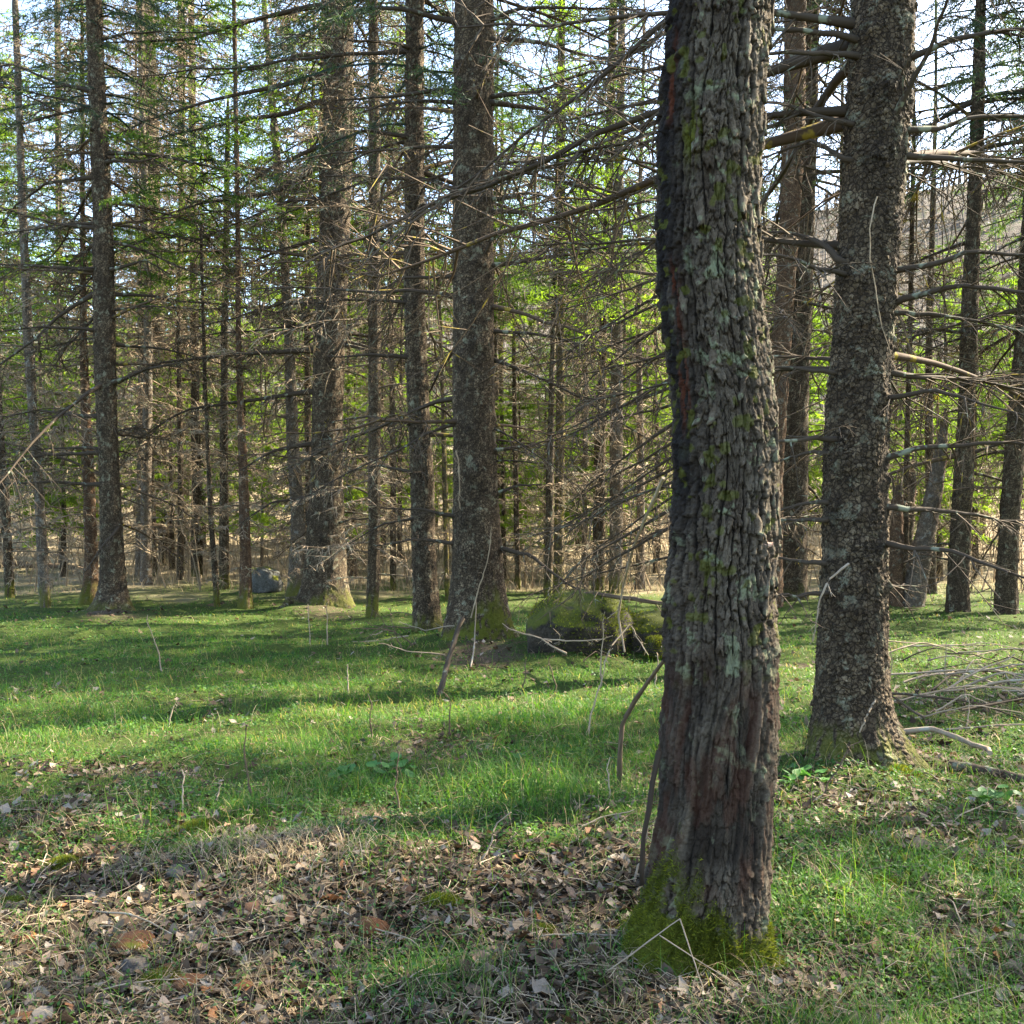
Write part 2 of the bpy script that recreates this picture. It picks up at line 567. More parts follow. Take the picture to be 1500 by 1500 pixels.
def green(x, y):
    y = np.maximum(np.asarray(y, float), 1.)
    py = HZ + F * CAMH / y
    px = 750 + F * np.asarray(x, float) / y
    n = fbm(x * 1.1, y * 1.1, 2., 4)
    n2 = fbm(x * 3.1, y * 3.1, 7., 3)
    left = 1 - .93 * sst(1185, 1295, py + 110 * (n2 - .5))
    right = .80 - .35 * sst(1140, 1180, py) * (1 - sst(1230, 1280, py)) + 0 * py
    right = right * (1 - .5 * np.exp(-((px - 1180) / 110) ** 2 - ((py - 1440) / 50) ** 2))
    k = sst(1020, 1120, px)
    g = left * (1 - k) + right * k
    for cx, cy, ax, ay, f in ((640, 1095, 130, 22, .75), (150, 1122, 150, 14, .8), (700, 965, 95, 22, .85), (165, 905, 75, 14, .7), (480, 900, 80, 12, .75), (890, 955, 110, 20, .5),
                              (1400, 1030, 120, 55, .5), (1300, 1100, 110, 24, .55), (1390, 1120, 140, 20, .45), (540, 1210, 60, 18, .7), (330, 1040, 60, 16, .35), (230, 870, 110, 12, .5), (60, 1180, 160, 50, .45), (900, 1200, 60, 60, .35)):
        g = g * (1 - f * np.exp(-(((px - cx) / ax) ** 2 + ((py - cy) / ay) ** 2) ** 1.5))
    g = g + .45 * np.exp(-((px - 620) / 130) ** 2 - ((py - 1425) / 45) ** 2)
    g = g * sst(.22, .50, n + .12)
    return np.clip(g, 0, 1)


def sheet(name, xs, ys, hf, mat, attrs):
    X, Y = np.meshgrid(xs, ys)
    Z = hf(X, Y)
    nx, ny = len(xs), len(ys)
    i = (np.arange(ny - 1)[:, None] * nx + np.arange(nx - 1)[None, :])
    q = np.stack([i, i + 1, i + nx + 1, i + nx], -1).reshape(-1, 4)
    A = {k: f(X, Y).ravel() for k, f in attrs.items()}
    o = build(name, np.stack([X, Y, Z], -1).reshape(-1, 3), (q, None), mat, None, True, A)
    o['kind'] = 'structure'
    return o


def fine_h(X, Y):
    near = np.exp(-np.maximum(Y, 0) / 9)
    return hgt(X, Y) + .035 * near * (fbm(X * 9, Y * 9, 1., 3) - .5)


xs = np.concatenate([-np.geomspace(420, 8, 34), np.linspace(-7.8, 7.8, 170), np.geomspace(8, 420, 34)])
ys = np.concatenate([-np.geomspace(300, 3, 20), np.linspace(-2.8, 2.4, 20), np.linspace(2.45, 9, 150), np.linspace(9.1, 30, 110), np.geomspace(30.4, 420, 50)])
sheet('ground', xs, ys, fine_h, M_GROUND, {'green': green, 'dry': lambda X, Y: sst(21, 31, Y + 12 * (fbm(X * .7, Y * .5, 9., 3) - .5)) * (1 - .5 * sst(70, 90, Y))})


def hill_h(X, Y):
    rise = sst(75, 175, Y)
    top = 44 + .17 * X * (X > -60) - 10 * (X <= -60) + 10 * (fbm(X * .012, Y * .012, 3., 3) - .5)
    top = np.clip(top, 20, 75)
    return 6.2 + rise * (top - 6)


sheet('hill', np.linspace(-330, 330, 90), np.concatenate([np.linspace(70, 180, 50), np.linspace(190, 420, 12)]), hill_h, M_HILL, {})

# ------------------------------------------------------------------ trunks
def trunk_mesh(name, ctr, rad, zrow, nu, mat, root, kind='spruce', knots=(), lobes=None, mossf=None, stainf=None, rustf=None, dense_front=False, seed=0, amp=1.0):
    """ctr (nv,2) x,y axis, rad (nv,), zrow (nv,) world; bark relief is real displacement"""
    nv = len(zrow)
    if dense_front:
        t = np.linspace(0, 1, nu, endpoint=False)
        th = 2 * np.pi * t - .62 * np.sin(2 * np.pi * t)      # denser towards th = 0 (the -Y side)
    else:
        th = np.linspace(0, 2 * np.pi, nu, endpoint=False)
    TH, Z = np.meshgrid(th, zrow)
    RR = rad[:, None] * np.ones_like(TH)
    rm = float(np.median(rad))
    z0 = zrow[0]
    hz = np.maximum(Z, 0)
    # root flare lobes
    if lobes:
        for a, sp, ln_, am in lobes:
            dth = np.angle(np.exp(1j * (TH - a)))
            RR = RR + am * np.exp(-(dth / sp) ** 2) * np.exp(-hz / ln_)
    cs, sn = np.cos(TH), np.sin(TH)
    if kind == 'old':
        cu, cv = .027, .062
        per = max(6, round(2 * np.pi * rm / cu))
        slant = .30 * sst(.95, .55, Z) * sst(.1, .3, Z)
        wz = fbm(cs * 2.2, sn * 2.2, Z * 2.2 + seed, 3) - .5
        rag = fbm(cs * 17, sn * 17, Z * 30 + seed, 3) - .5
        u = (TH / (2 * np.pi)) * per + 2.6 * wz + 3.0 * slant * (Z - .5) + .75 * rag
        v = Z / cv + 2.4 * (fbm(cs * 6, sn * 6, Z * 5 + seed + 9, 3) - .5) + .9 * (fbm(cs * 20, sn * 20, Z * 26 + seed + 3, 2) - .5)
        f1, f2, cr, dv = voro(u, v, per, seed)
        e = f2 - f1
        per2 = per * 2
        f1b, f2b, crb, dvb = voro(u * 2 + .8 * rag, v * 3.2 + 1.2 * (fbm(cs * 14, sn * 14, Z * 14, 2) - .5), per2, seed + 1)
        eb = f2b - f1b
        # long vertical furrows that join up between the plates
        u2 = u * .62 + .9 * (fbm(cs * 5, sn * 5, Z * 3.2 + 31, 4) - .5)
        fur = np.abs(np.mod(u2, 1) - .5) * 2
        deep = sst(.25, .6, fbm(cs * 3, sn * 3, Z * 4 + 60, 3))
        fur = 1 - (1 - sst(0, .30, fur)) * (.35 + .65 * deep)
        pl = sst(.0, .13, e)
        fl = sst(.0, .16, eb)
        plate = np.clip(fur * (.25 + .75 * pl) * (.55 + .45 * fl), 0, 1)
        hd = amp * (.0120 * pl * (.25 + .75 * cr) + .014 * fur - .012 * dv * pl + .0042 * fl * (.2 + .8 * crb) - .003 * dvb * fl + .012 * (fbm(cs * 7, sn * 7, Z * 9, 4) - .5) + .007 * (fbm(cs * 30, sn * 30, Z * 42, 4) - .5)) - .024
        RR = RR * (1 + .05 * (fbm(cs * 1.3, sn * 1.3, Z * 1.6 + 2, 2) - .5)) + hd
        cr = .6 * cr + .4 * crb
        # torn stringy wood low down, running aslant
        ua = TH * rm / .017 - 7. * (Z - .6) * sst(.1, .5, Z) + 2.2 * (fbm(cs * 4, sn * 4, Z * 5, 3) - .5)
        st1 = fbm(ua * .55, Z * 2.2, 5., 4)
        st2 = fbm(ua * 1.6, Z * 5., 9., 3)
        kz_ = sst(1.2, .9, Z) * sst(.22, .42, Z) * sst(.34, .52, fbm(cs * 2.6, sn * 2.6, Z * 4.5 + 71, 3) + .12 * np.cos(TH))
        kz_ = .62 * kz_
        RR = RR - kz_ * hd + kz_ * (.060 * (st1 - .5) + .034 * (st2 - .5) - .010)
        plate = plate * (1 - kz_) + kz_ * sst(.38, .62, st1) * (.35 + .65 * sst(.35, .6, st2))
        rough_side = np.exp(-((np.angle(np.exp(1j * (TH + 1.3)))) / .4) ** 2) * sst(.9, 1.3, Z)
        RR = RR + rough_side * .05 * (fbm(cs * 3, sn * 3, Z * 11, 4) - .45)
        tint = cr
    else:
        cu = .032 if dense_front else .046
        per = max(6, round(2 * np.pi * rm / cu))
        wz = fbm(cs * 3, sn * 3, Z * 3 + seed, 3) - .5
        rag = fbm(cs * 5.5 * rm / .2 + 3, sn * 5.5 * rm / .2, Z * 28 + seed, 3) - .5
        u = (TH / (2 * np.pi)) * per + 2.4 * wz + 1.8 * rag
        v = Z / (cu * 1.15) + 2. * (fbm(cs * 5, sn * 5, Z * 6 + seed + 5, 3) - .5) + 1.3 * (fbm(cs * 9, sn * 9, Z * 31 + seed + 8, 2) - .5)
        f1, f2, cr, dv = voro(u, v, per, seed)
        pl = sst(.0, .15, f2 - f1)
        big = fbm(cs * 2.5, sn * 2.5, Z * 3 + seed, 3)
        med = fbm(cs * 7, sn * 7, Z * 10 + seed, 3)
        plate = np.clip(pl * (.3 + .7 * sst(.35, .6, big)) * (.5 + .5 * sst(.35, .55, med)), 0, 1)
        hd = amp * ((cu / .032) * (.25 + 1.5 * sst(.3, .7, med)) * (.0065 * pl * (.2 + .8 * cr) - .0085 * dv * pl) + .012 * (big - .5) + .010 * (med - .5) + .006 * (fbm(cs * 16, sn * 16, Z * 24, 3) - .5))
        RR = RR + hd
        tint = cr * .8
    stain = np.zeros_like(TH)
    for (kz, kth, kr) in knots:
        dth = np.angle(np.exp(1j * (TH - kth))) * rm
        d2 = (dth / kr) ** 2 + ((Z - kz) / (kr * 1.0)) ** 2
        RR = RR + .35 * kr * np.exp(-d2 * 1.2)
        d3 = (dth / (kr * 1.5)) ** 2 + ((Z - kz + kr * .6) / (kr * 1.5)) ** 2
        stain = np.maximum(stain, .5 * np.exp(-d3) * sst(.35, .6, med if kind != 'old' else pl))
    if stainf is not None:
        stain = np.maximum(stain, stainf(TH, Z, cs, sn))
    rust = rustf(TH, Z, cs, sn) if rustf is not None else np.zeros_like(TH)
    moss = mossf(TH, Z, cs, sn, plate) if mossf is not None else np.zeros_like(TH)
    X = ctr[:, 0:1] + RR * sn
    Yc = ctr[:, 1:2] - RR * cs
    V = np.stack([X, Yc, Z], -1).reshape(-1, 3)
    i = np.arange(nv - 1)[:, None] * nu
    s = np.arange(nu)[None, :]
    s2 = (s + 1) % nu
    q = np.stack([i + s, i + s2, i + nu + s2, i + nu + s], -1).reshape(-1, 4)
    V = V - np.array(root.location)
    ob = build(name, V, (q, None), mat, root, True, {'plate': plate.ravel(), 'tint': tint.ravel(), 'stain': stain.ravel(), 'moss': moss.ravel(), 'rust': rust.ravel()})
    return ob, (X, Yc, Z, moss)


def px_profile(edges, Y, ztop, nv, zres_top=None, r_top=.05, z_bot=-.25, depth_lean=0.):
    """edges: (row, left, right) in photo pixels at distance Y -> axis, radius, heights"""
    e = np.array(sorted(edges, key=lambda r: -r[0]), float)
    z = CAMH - (e[:, 0] - HZ) * Y / F
    xc = ((e[:, 1] + e[:, 2]) / 2 - 750) * Y / F
    r = (e[:, 2] - e[:, 1]) / 2 * Y / F
    zv = z[-1]
    nvis = int(nv * .9)
    zz = np.concatenate([np.linspace(z_bot, zv + .15, nvis), np.linspace(zv + .2, ztop, nv - nvis)])
    slope = (xc[-1] - xc[-3]) / max(.3, (z[-1] - z[-3]))
    X = np.interp(zz, z, xc) + np.clip(zz - zv, 0, None) * slope * .5
    Rr = np.interp(zz, z, r)
    up = zz > zv
    Rr[up] = r[-1] + (r_top - r[-1]) * (zz[up] - zv) / max(.1, ztop - zv)
    # soften the corners of the traced profile
    k = max(3, nvis // 40)
    ker = np.hanning(2 * k + 1)
    ker /= ker.sum()
    Xs = np.convolve(np.pad(X, k, mode='edge'), ker, 'valid')
    Rs = np.convolve(np.pad(Rr, k, mode='edge'), ker, 'valid')
    return np.stack([Xs, np.full(nv, Y) + depth_lean * zz], 1), Rs, zz


def moss_base(z1, amt=1., seed=0., front=None):
    def f(TH, Z, cs, sn, plate):
        n = fbm(cs * 3 + seed, sn * 3, Z * 4, 4)
        lim = z1 * (.35 + 1.3 * n)
        if front is not None:
            lim = lim * (.35 + .65 * np.exp(-(np.angle(np.exp(1j * (TH - front[0]))) / front[1]) ** 2))
        return amt * sst(1.0, .55, Z / np.maximum(lim, .01)) * sst(.32, .46, fbm(cs * 12, sn * 12, Z * 14 + seed, 3))
    return f


# ---- shared branch meshes
PROTO = []
for k in range(12):
    g = Geo()
    Lk = np.array([1.6 + 1.9 * (k / 11)])
    P = branch_axes(1, np.array([0.]), np.array([np.pi / 2]), Lk, np.array([rng.uniform(-.12, .22)]), 10, .10)
    twiggery(g, P, Lk, np.array([.014 + .0055 * Lk[0]]), n2m=10.5, n3=3.4, l2=.85, thick=1.55)
    o = g.make('branch', M_TWIG if k % 3 else M_TWIG_Y)
    PROTO.append((o.data, Lk[0]))
    bpy.data.objects.remove(o)


def add_branches(root, ctr, rad, zz, n, z0, z1, th=1., azf=None, lmin=.75, lmax=1.35):
    """n dead limbs round the stem in loose whorls, each an object sharing one of twelve meshes"""
    zs = np.sort(rng.uniform(z0, z1, n))
    zs = np.round(zs / .42) * .42 + rng.normal(0, .06, n)
    zs = np.clip(zs, z0, z1)
    az = rng.uniform(0, 6.28, n)
    out = []
    for k in range(n):
        a = az[k] if azf is None else azf(az[k])
        if math.cos(a - math.pi) > .55 and rng.random() < .85:
            a = a + math.pi + rng.normal(0, .5)
        x = np.interp(zs[k], zz, ctr[:, 0])
        y = np.interp(zs[k], zz, ctr[:, 1])
        r = np.interp(zs[k], zz, rad) * .8
        me, L = PROTO[int(rng.integers(len(PROTO)))]
        s = (rng.uniform(lmin, lmax) if rng.random() < .68 else rng.uniform(.10, .45)) * (.55 + .45 * sst(z0 - .5, z0 + 2., zs[k]))
        loc = (x + r * math.sin(a) - root.location.x, y + r * math.cos(a) - root.location.y, zs[k] - root.location.z)
        # mesh axis points along +X (azimuth 90 degrees)
        mesh_obj('branch', me, root, loc, (rng.normal(0, .5), rng.normal(.05, .24), math.pi / 2 - a), (s, s, s * th))
        out.append((zs[k], a))
    return out


def hero_branch(root, Y, pts, r0, mat=None, dy=None, n2m=10., n3=3.4, l2=.85, tw=None, ax=None):
    """one traced limb: photo pixels at the tree's distance; it also leans in depth"""
    dy = rng.uniform(-.9, .9) if dy is None else dy
    tw = .7 + .05 * Y if tw is None else tw
    r0 = r0 * 1.5
    p = np.array(pts, float)
    n = len(p)
    t = np.linspace(0, 1, n)
    YY = Y - .1 + dy * t
    W = np.stack([(p[:, 0] - 750) / F * YY, YY, CAMH - (p[:, 1] - HZ) / F * YY], 1)
    if ax is not None:
        W = np.concatenate([[W[0] + .55 * (np.array([ax, Y, W[0, 2]]) - W[0])], W])
    P = resample(W, 14)
    P[1:] += np.cumsum(rng.normal(0, .006, (13, 3)), 0)
    L = np.array([np.linalg.norm(np.diff(P, axis=0), axis=1).sum()])
    g = Geo()
    twiggery(g, P[None], L, np.array([r0]), n2m=n2m, n3=n3, l2=l2, thick=tw, sides1=6)
    base = P[0]
    o = g.make('branch', mat or M_TWIG, root, True, origin=base)
    o.location = base - np.array(root.location)
    return o


# ---- crowns shared by the trees behind and by the tops above the frame
def bough_crown(name, mat, h, rmax, nb, seed, needle=.075, density=1., droop=.25, top_sharp=.9, wid=.16):
    """living conifer crown: boughs with flat sprays of needle clumps (leaf sized faces)"""
    g = Geo()
    t = np.sort(rng.random(nb)) ** .85
    z = t * h
    az = np.arange(nb) * 2.399 + rng.normal(0, .3, nb)
    L = rmax * (1 - t) ** top_sharp * (.65 + .5 * rng.random(nb)) + .18
    P = branch_axes(nb, z, az, L, np.full(nb, .12) + .5 * t, 6, .06)
    P[..., 2] -= droop * L[:, None] * np.linspace(0, 1, 6)[None] ** 1.5
    V, q = tubes(P, (.012 + .004 * L)[:, None] * (1 - .8 * np.linspace(0, 1, 6))[None], 3)
    g.add(V, q, a=.0)
    cnt = np.maximum(4, (L * 15 * density).astype(int))
    idx = np.repeat(np.arange(nb), cnt)
    M = len(idx)
    s = .12 + .88 * rng.random(M) ** .75
    kf = s * 5
    k0 = np.clip(kf.astype(int), 0, 4)
    fr = (kf - k0)[:, None]
    b0 = P[idx, k0] * (1 - fr) + P[idx, k0 + 1] * fr
    ax = unit(P[idx, k0 + 1] - P[idx, k0])
    side = unit(np.cross(ax, np.array([0, 0, 1.]))) * np.where(rng.random(M) < .5, 1, -1)[:, None]
    d = unit(side * .8 + ax * (.4 + .5 * rng.random((M, 1))) + np.array([0, 0, 1]) * rng.normal(-.15, .25, (M, 1)))
    ln = (.20 + .32 * rng.random(M)) * (1 - .5 * s) * np.minimum(1.2, .5 + L[idx] / 2)
    nn = 9
    # needle clumps along each spray
    tt = (np.arange(nn) + .5) / nn
    c = b0[:, None] + d[:, None] * (ln[:, None] * tt)[..., None] + np.array([0, 0, -.12]) * (ln[:, None] * tt ** 2)[..., None]
    c = c.reshape(-1, 3)
    dd = np.repeat(d, nn, 0)
    K = len(c)
    nd = unit(dd * .55 + rng.normal(0, .55, (K, 3)))
    wv = unit(np.cross(nd, rng.normal(0, 1, (K, 3))))
    nl = (needle * (.6 + .8 * rng.random(K)))[:, None]
    nw = nl * wid
    V = np.stack([c - wv * nw, c + wv * nw, c + nd * nl], 1).reshape(-1, 3)
    tri = np.arange(K * 3).reshape(-1, 3)
    rv = np.clip(.25 + .5 * np.repeat(np.repeat(rng.random(nb), cnt), nn) + rng.normal(0, .18, K) , 0, 1)
    g.add(V, None, tri, np.repeat(rv, 3))
    o = g.make(name, mat, None, False)
    me = o.data
    bpy.data.objects.remove(o)
    return me


CR_TOP = [bough_crown('crown', M_NEEDLE_D, 8., 2.1, 110, k, needle=.085, density=1.5, wid=.10) for k in range(2)]
CR_DARK = bough_crown('foliage', M_NEEDLE_D, 9., 2.6, 100, 9, needle=.08, density=1.25, wid=.10, droop=.45)
CR_GREEN = [bough_crown('crown', M_NEEDLE, 8., 2.0, 120, k, needle=.095, density=2.0, wid=.13) for k in range(2)]
CR_FRESH = [bough_crown('crown', M_NEEDLE_Y, 6., 1.7, 80, k, needle=.095, density=2.3, wid=.14) for k in range(3)]


def dead_crown(name, z0, z1, nb, mat, lmax=2.7, tw=2.0, n2m=10, n3=4.5):
    g = Geo()
    z = np.sort(rng.uniform(z0, z1, nb))
    z = np.round(z / .4) * .4 + rng.normal(0, .07, nb)
    az = np.arange(nb) * 2.399 + rng.normal(0, .4, nb)
    t = (z - z0) / (z1 - z0)
    L = lmax * (.35 + .65 * rng.random(nb)) * (.55 + .45 * sst(0, .25, t)) * (1 - .35 * t)
    P = branch_axes(nb, z, az, L, rng.uniform(-.2, .25, nb), 8, .09)
    twiggery(g, P, L, .008 + .005 * L, n2m=n2m, n3=n3, thick=tw, sides1=4)
    o = g.make(name, mat)
    me = o.data
    bpy.data.objects.remove(o)
    return me


CR_DEAD = [dead_crown('crown', .7, 14., 100, M_TWIG_FAR_LIT) for k in range(3)] + [dead_crown('crown', .5, 9., 60, M_TWIG_FAR_LIT, 1.8, 1.7)]
CR_THIN = [bough_crown('foliage', (M_NEEDLE, M_NEEDLE_Y)[k], 8., 2.4, 90, 5 + k, needle=.085, density=1.2, wid=.12) for k in range(2)]

ROOTS = {}


def spruce(px_edges, base_py, label, ztop=15., nv=300, nu=72, mat=None, nbr=30, bz=(1., 11.), heroes=(), crown=True, lobes=None, moss=None, name='spruce_tree', knots_n=14,
           hero_r=.022, group=None, azf=None, seed=0, amp=1., stain=None, branch_th=1., dark=0.):
    mat = mat or M_BARK
    Y = F * CAMH / (base_py - HZ)
    ctr, rad, zz = px_profile(px_edges, Y, ztop, nv)
    k0 = int(np.argmin(np.abs(zz)))
    root = empty(name, (ctr[k0, 0], Y, float(hgt(ctr[k0, 0], Y))), label, 'tree', group)
    knots = [(rng.uniform(1., min(8, ztop)), rng.uniform(-1.5, 1.5), rng.uniform(.10, .2) * np.median(rad) * 2) for _ in range(knots_n)]
    for h in heroes:
        p = h[0]
        kz = CAMH - (p[1] - HZ) / F * Y
        xx = np.clip(((p[0] - 750) / F * Y - np.interp(kz, zz, ctr[:, 0])) / np.interp(kz, zz, rad), -1, 1)
        knots.append((kz, math.asin(xx), np.median(rad) * .28))
    trunk_mesh('trunk', ctr, rad, zz, nu, mat, root, 'spruce', knots, lobes, moss, stain, None, nu > 90, seed, amp)
    for h in heroes:
        hero_branch(root, Y, h, hero_r * rng.uniform(.8, 1.15), ax=float(np.interp(CAMH - (h[0][1] - HZ) / F * Y, zz, ctr[:, 0])))
    add_branches(root, ctr, rad, zz, nbr, bz[0], bz[1], branch_th, azf)
    if crown:
        zc = max(bz[1] - .5, ztop - 8)
        xt = np.interp(zc, zz, ctr[:, 0]) - root.location.x
        mesh_obj('crown', CR_TOP[seed % 2], root, (xt, 0, zc - root.location.z), (0, 0, rng.uniform(0, 6.28)), (.75, .75, max(.5, (ztop + 1.5 - zc) / 8)))
    if crown and dark:
        mesh_obj('foliage', CR_DARK, root, (float(np.interp(dark, zz, ctr[:, 0])) - root.location.x, 0, dark), (0, 0, seed), 1.)
    ROOTS[label] = (root, Y)
    return root


# ---------------------------------------------------------------- the old foreground trunk
EA = [(1428, 925, 1130), (1400, 933, 1126), (1370, 938, 1123), (1340, 941, 1123), (1280, 947, 1127), (1200, 963, 1132), (1100, 966, 1136), (1000, 973, 1139), (950, 974, 1138), (900, 977, 1134), (850, 979, 1134),
      (800, 982, 1136), (750, 985, 1138), (700, 990, 1138), (650, 986, 1138), (600, 987, 1134), (550, 981, 1129), (500, 974, 1122), (460, 970, 1118), (400, 964, 1112), (300, 966, 1109), (200, 963, 1117), (100, 973, 1121), (0, 984, 1126)]
YA = F * CAMH / (1425 - HZ)
ctr, rad, zz = px_profile(EA, YA + .19, 9., 900, r_top=.13)
nlow = 960
zz = np.concatenate([np.linspace(-.2, 3.7, nlow), np.linspace(3.75, 9., 40)])
c2, r2, z2 = px_profile(EA, YA + .19, 9., 900, r_top=.13)
ctr = np.stack([np.interp(zz, z2, c2[:, 0]), np.full(len(zz), YA + .19)], 1)
rad = np.interp(zz, z2, r2) + .001
old = empty('old_tree', (float(np.interp(0, zz, ctr[:, 0])), YA + .19, float(hgt(.7, YA))), 'thick old trunk with deeply furrowed bark and mossy foot, closest to the viewer', 'tree')


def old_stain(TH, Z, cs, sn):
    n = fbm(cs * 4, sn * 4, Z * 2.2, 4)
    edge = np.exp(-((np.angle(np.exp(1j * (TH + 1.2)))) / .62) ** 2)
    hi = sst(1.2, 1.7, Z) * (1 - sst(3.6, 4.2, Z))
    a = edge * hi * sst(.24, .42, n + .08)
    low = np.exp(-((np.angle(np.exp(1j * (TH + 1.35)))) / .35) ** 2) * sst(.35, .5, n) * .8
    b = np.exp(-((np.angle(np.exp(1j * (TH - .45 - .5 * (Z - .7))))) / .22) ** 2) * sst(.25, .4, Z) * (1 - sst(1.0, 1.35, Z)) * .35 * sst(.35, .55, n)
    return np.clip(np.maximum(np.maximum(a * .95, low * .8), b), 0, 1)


def old_rust(TH, Z, cs, sn):
    n = fbm(cs * 14, sn * 14, Z * 5, 3)
    a = np.exp(-((np.angle(np.exp(1j * (TH + .98)))) / .13) ** 2) * sst(1.8, 1.95, Z) * (1 - sst(2.35, 2.5, Z)) * sst(.44, .56, n)
    c = np.exp(-((np.angle(np.exp(1j * (TH + 1.05)))) / .07) ** 2) * sst(2.9, 3., Z) * (1 - sst(3.2, 3.3, Z)) * sst(.4, .5, n)
    lowz = sst(.2, .35, Z) * (1 - sst(.85, 1.15, Z)) * sst(.42, .62, fbm(cs * 5, sn * 5, Z * 9 + 3, 4)) * .3
    return np.clip(np.maximum(np.maximum(a, c), lowz), 0, 1)


def old_moss(TH, Z, cs, sn, plate):
    n = fbm(cs * 3, sn * 3, Z * 5, 4)
    sideL = np.exp(-((np.angle(np.exp(1j * (TH + .75)))) / .75) ** 2)
    lim = .07 + .25 * sideL + .07 * np.exp(-((np.angle(np.exp(1j * (TH - 1.)))) / .6) ** 2)
    m = sst(1.35, .65, Z / (lim * (.3 + 1.4 * n))) * sst(.25, .45, fbm(cs * 4, sn * 4, Z * 20 + 9, 3) + .25 * sst(.2, .05, Z))
    up = np.exp(-((np.angle(np.exp(1j * (TH + .55)))) / .14) ** 2 - ((Z - 2.87) / .09) ** 2) + .9 * np.exp(-((np.angle(np.exp(1j * (TH + .42)))) / .12) ** 2 - ((Z - 1.33) / .05) ** 2)
    up = up * sst(.4, .5, fbm(cs * 15, sn * 15, Z * 18, 3))
    sp = sst(.66, .70, fbm(cs * 4.5, sn * 4.5, Z * 24 + 40, 2)) * .55 * sst(.9, 1.2, Z)
    return np.clip(np.maximum(np.maximum(m, up), sp), 0, 1)


old_knots = [(3.35, -.9, .06), (2.55, -1.25, .05), (1.75, -1.2, .05), (1.5, -1.25, .04), (1.25, -1.3, .05), (1.08, 1.05, .045)]
ob, (AX, AY, AZ, AM) = trunk_mesh('trunk', ctr, rad, zz, 230, M_BARK_OLD, old, 'old', old_knots,
                                  [(-1.1, .5, .12, .15), (-.3, .3, .06, .07), (.9, .35, .06, .08), (2.6, .5, .1, .12), (-2.4, .5, .1, .12)], old_moss, old_stain, old_rust, True, 3)
mesh_obj('crown', CR_TOP[0], old, (0, 0, 8.), (0, 0, 1.), (1.2, 1.2, .9))


def fuzz(name, P, Nrm, n_len, mat, parent, wid=.0022, origin=(0, 0, 0), up=.5):
    """short upright moss shoots standing on points P"""
    K = len(P)
    d = unit(Nrm * .8 + rng.normal(0, .5, (K, 3)) + np.array([0, 0, up]))
    L = (n_len * (.5 + rng.random(K)))[:, None]
    wv = unit(np.cross(d, rng.normal(0, 1, (K, 3)))) * wid
    V = np.stack([P - wv, P + wv, P + d * L], 1).reshape(-1, 3) - np.array(origin)
    g = Geo()
    g.add(V, None, np.arange(K * 3).reshape(-1, 3), np.repeat(rng.random(K) ** 1.3, 3))
    o = g.make(name, mat, parent, False)
    o['kind'] = 'stuff'
    return o


wts = (AM * (AZ < .6) * (AZ > -.02)).ravel()
sel = rng.choice(len(wts), 14000, p=wts / wts.sum())
PP = np.stack([AX, AY, AZ], -1).reshape(-1, 3)[sel] + rng.normal(0, .002, (14000, 3))
CC = np.stack([np.interp(PP[:, 2], zz, ctr[:, 0]), np.full(len(PP), YA + .19), PP[:, 2]], 1)
fuzz('moss', PP, unit(PP - CC), .016, M_MOSS, old, .0022, old.location)


# loose bark plates standing proud of the old trunk
def plate_mesh(k):
    nu_, nv_ = 5, 7
    u = np.linspace(-1, 1, nu_)
    v = np.linspace(-1, 1, nv_)
    U, Vv = np.meshgrid(u, v)
    wdt = (1 - .55 * np.abs(Vv) ** 2.2) * (1 + .25 * rng.normal(0, 1, (nv_, 1))) * (1 + .12 * rng.normal(0, 1, (nv_, nu_)))
    X = U * .012 * wdt + .004 * rng.normal(0, 1, (nv_, 1))
    Z = Vv * .046 + .005 * rng.normal(0, 1, (nv_, nu_))
    Yd = -.003 + .004 * U ** 2 - .006 * sst(-.2, -1, Vv) + .0015 * rng.normal(0, 1, (nv_, nu_))
    top = np.stack([X, Yd, Z], -1).reshape(-1, 3)
    bot = top * np.array([.8, 0, .9]) + np.array([0, .012, 0])
    V = np.concatenate([top, bot])
    n = nu_ * nv_
    i = (np.arange(nv_ - 1)[:, None] * nu_ + np.arange(nu_ - 1)[None]).ravel()
    q = [np.stack([i, i + 1, i + nu_ + 1, i + nu_], -1)]
    ring = list(range(nu_)) + [r * nu_ + nu_ - 1 for r in range(1, nv_)] + [(nv_ - 1) * nu_ + c for c in range(nu_ - 2, -1, -1)] + [r * nu_ for r in range(nv_ - 2, 0, -1)]
    for a, b_ in zip(ring, ring[1:] + ring[:1]):
        q.append(np.array([[b_, a, a + n, b_ + n]]))
    q = np.concatenate(q)
    o = build('bark_plate', V, (q, None), M_BARK_OLD, None, True,
              {'plate': np.ones(2 * n), 'tint': np.full(2 * n, rng.random()), 'stain': np.zeros(2 * n), 'moss': np.zeros(2 * n), 'rust': np.zeros(2 * n)})
    me = o.data
    bpy.data.objects.remove(o)
    return me


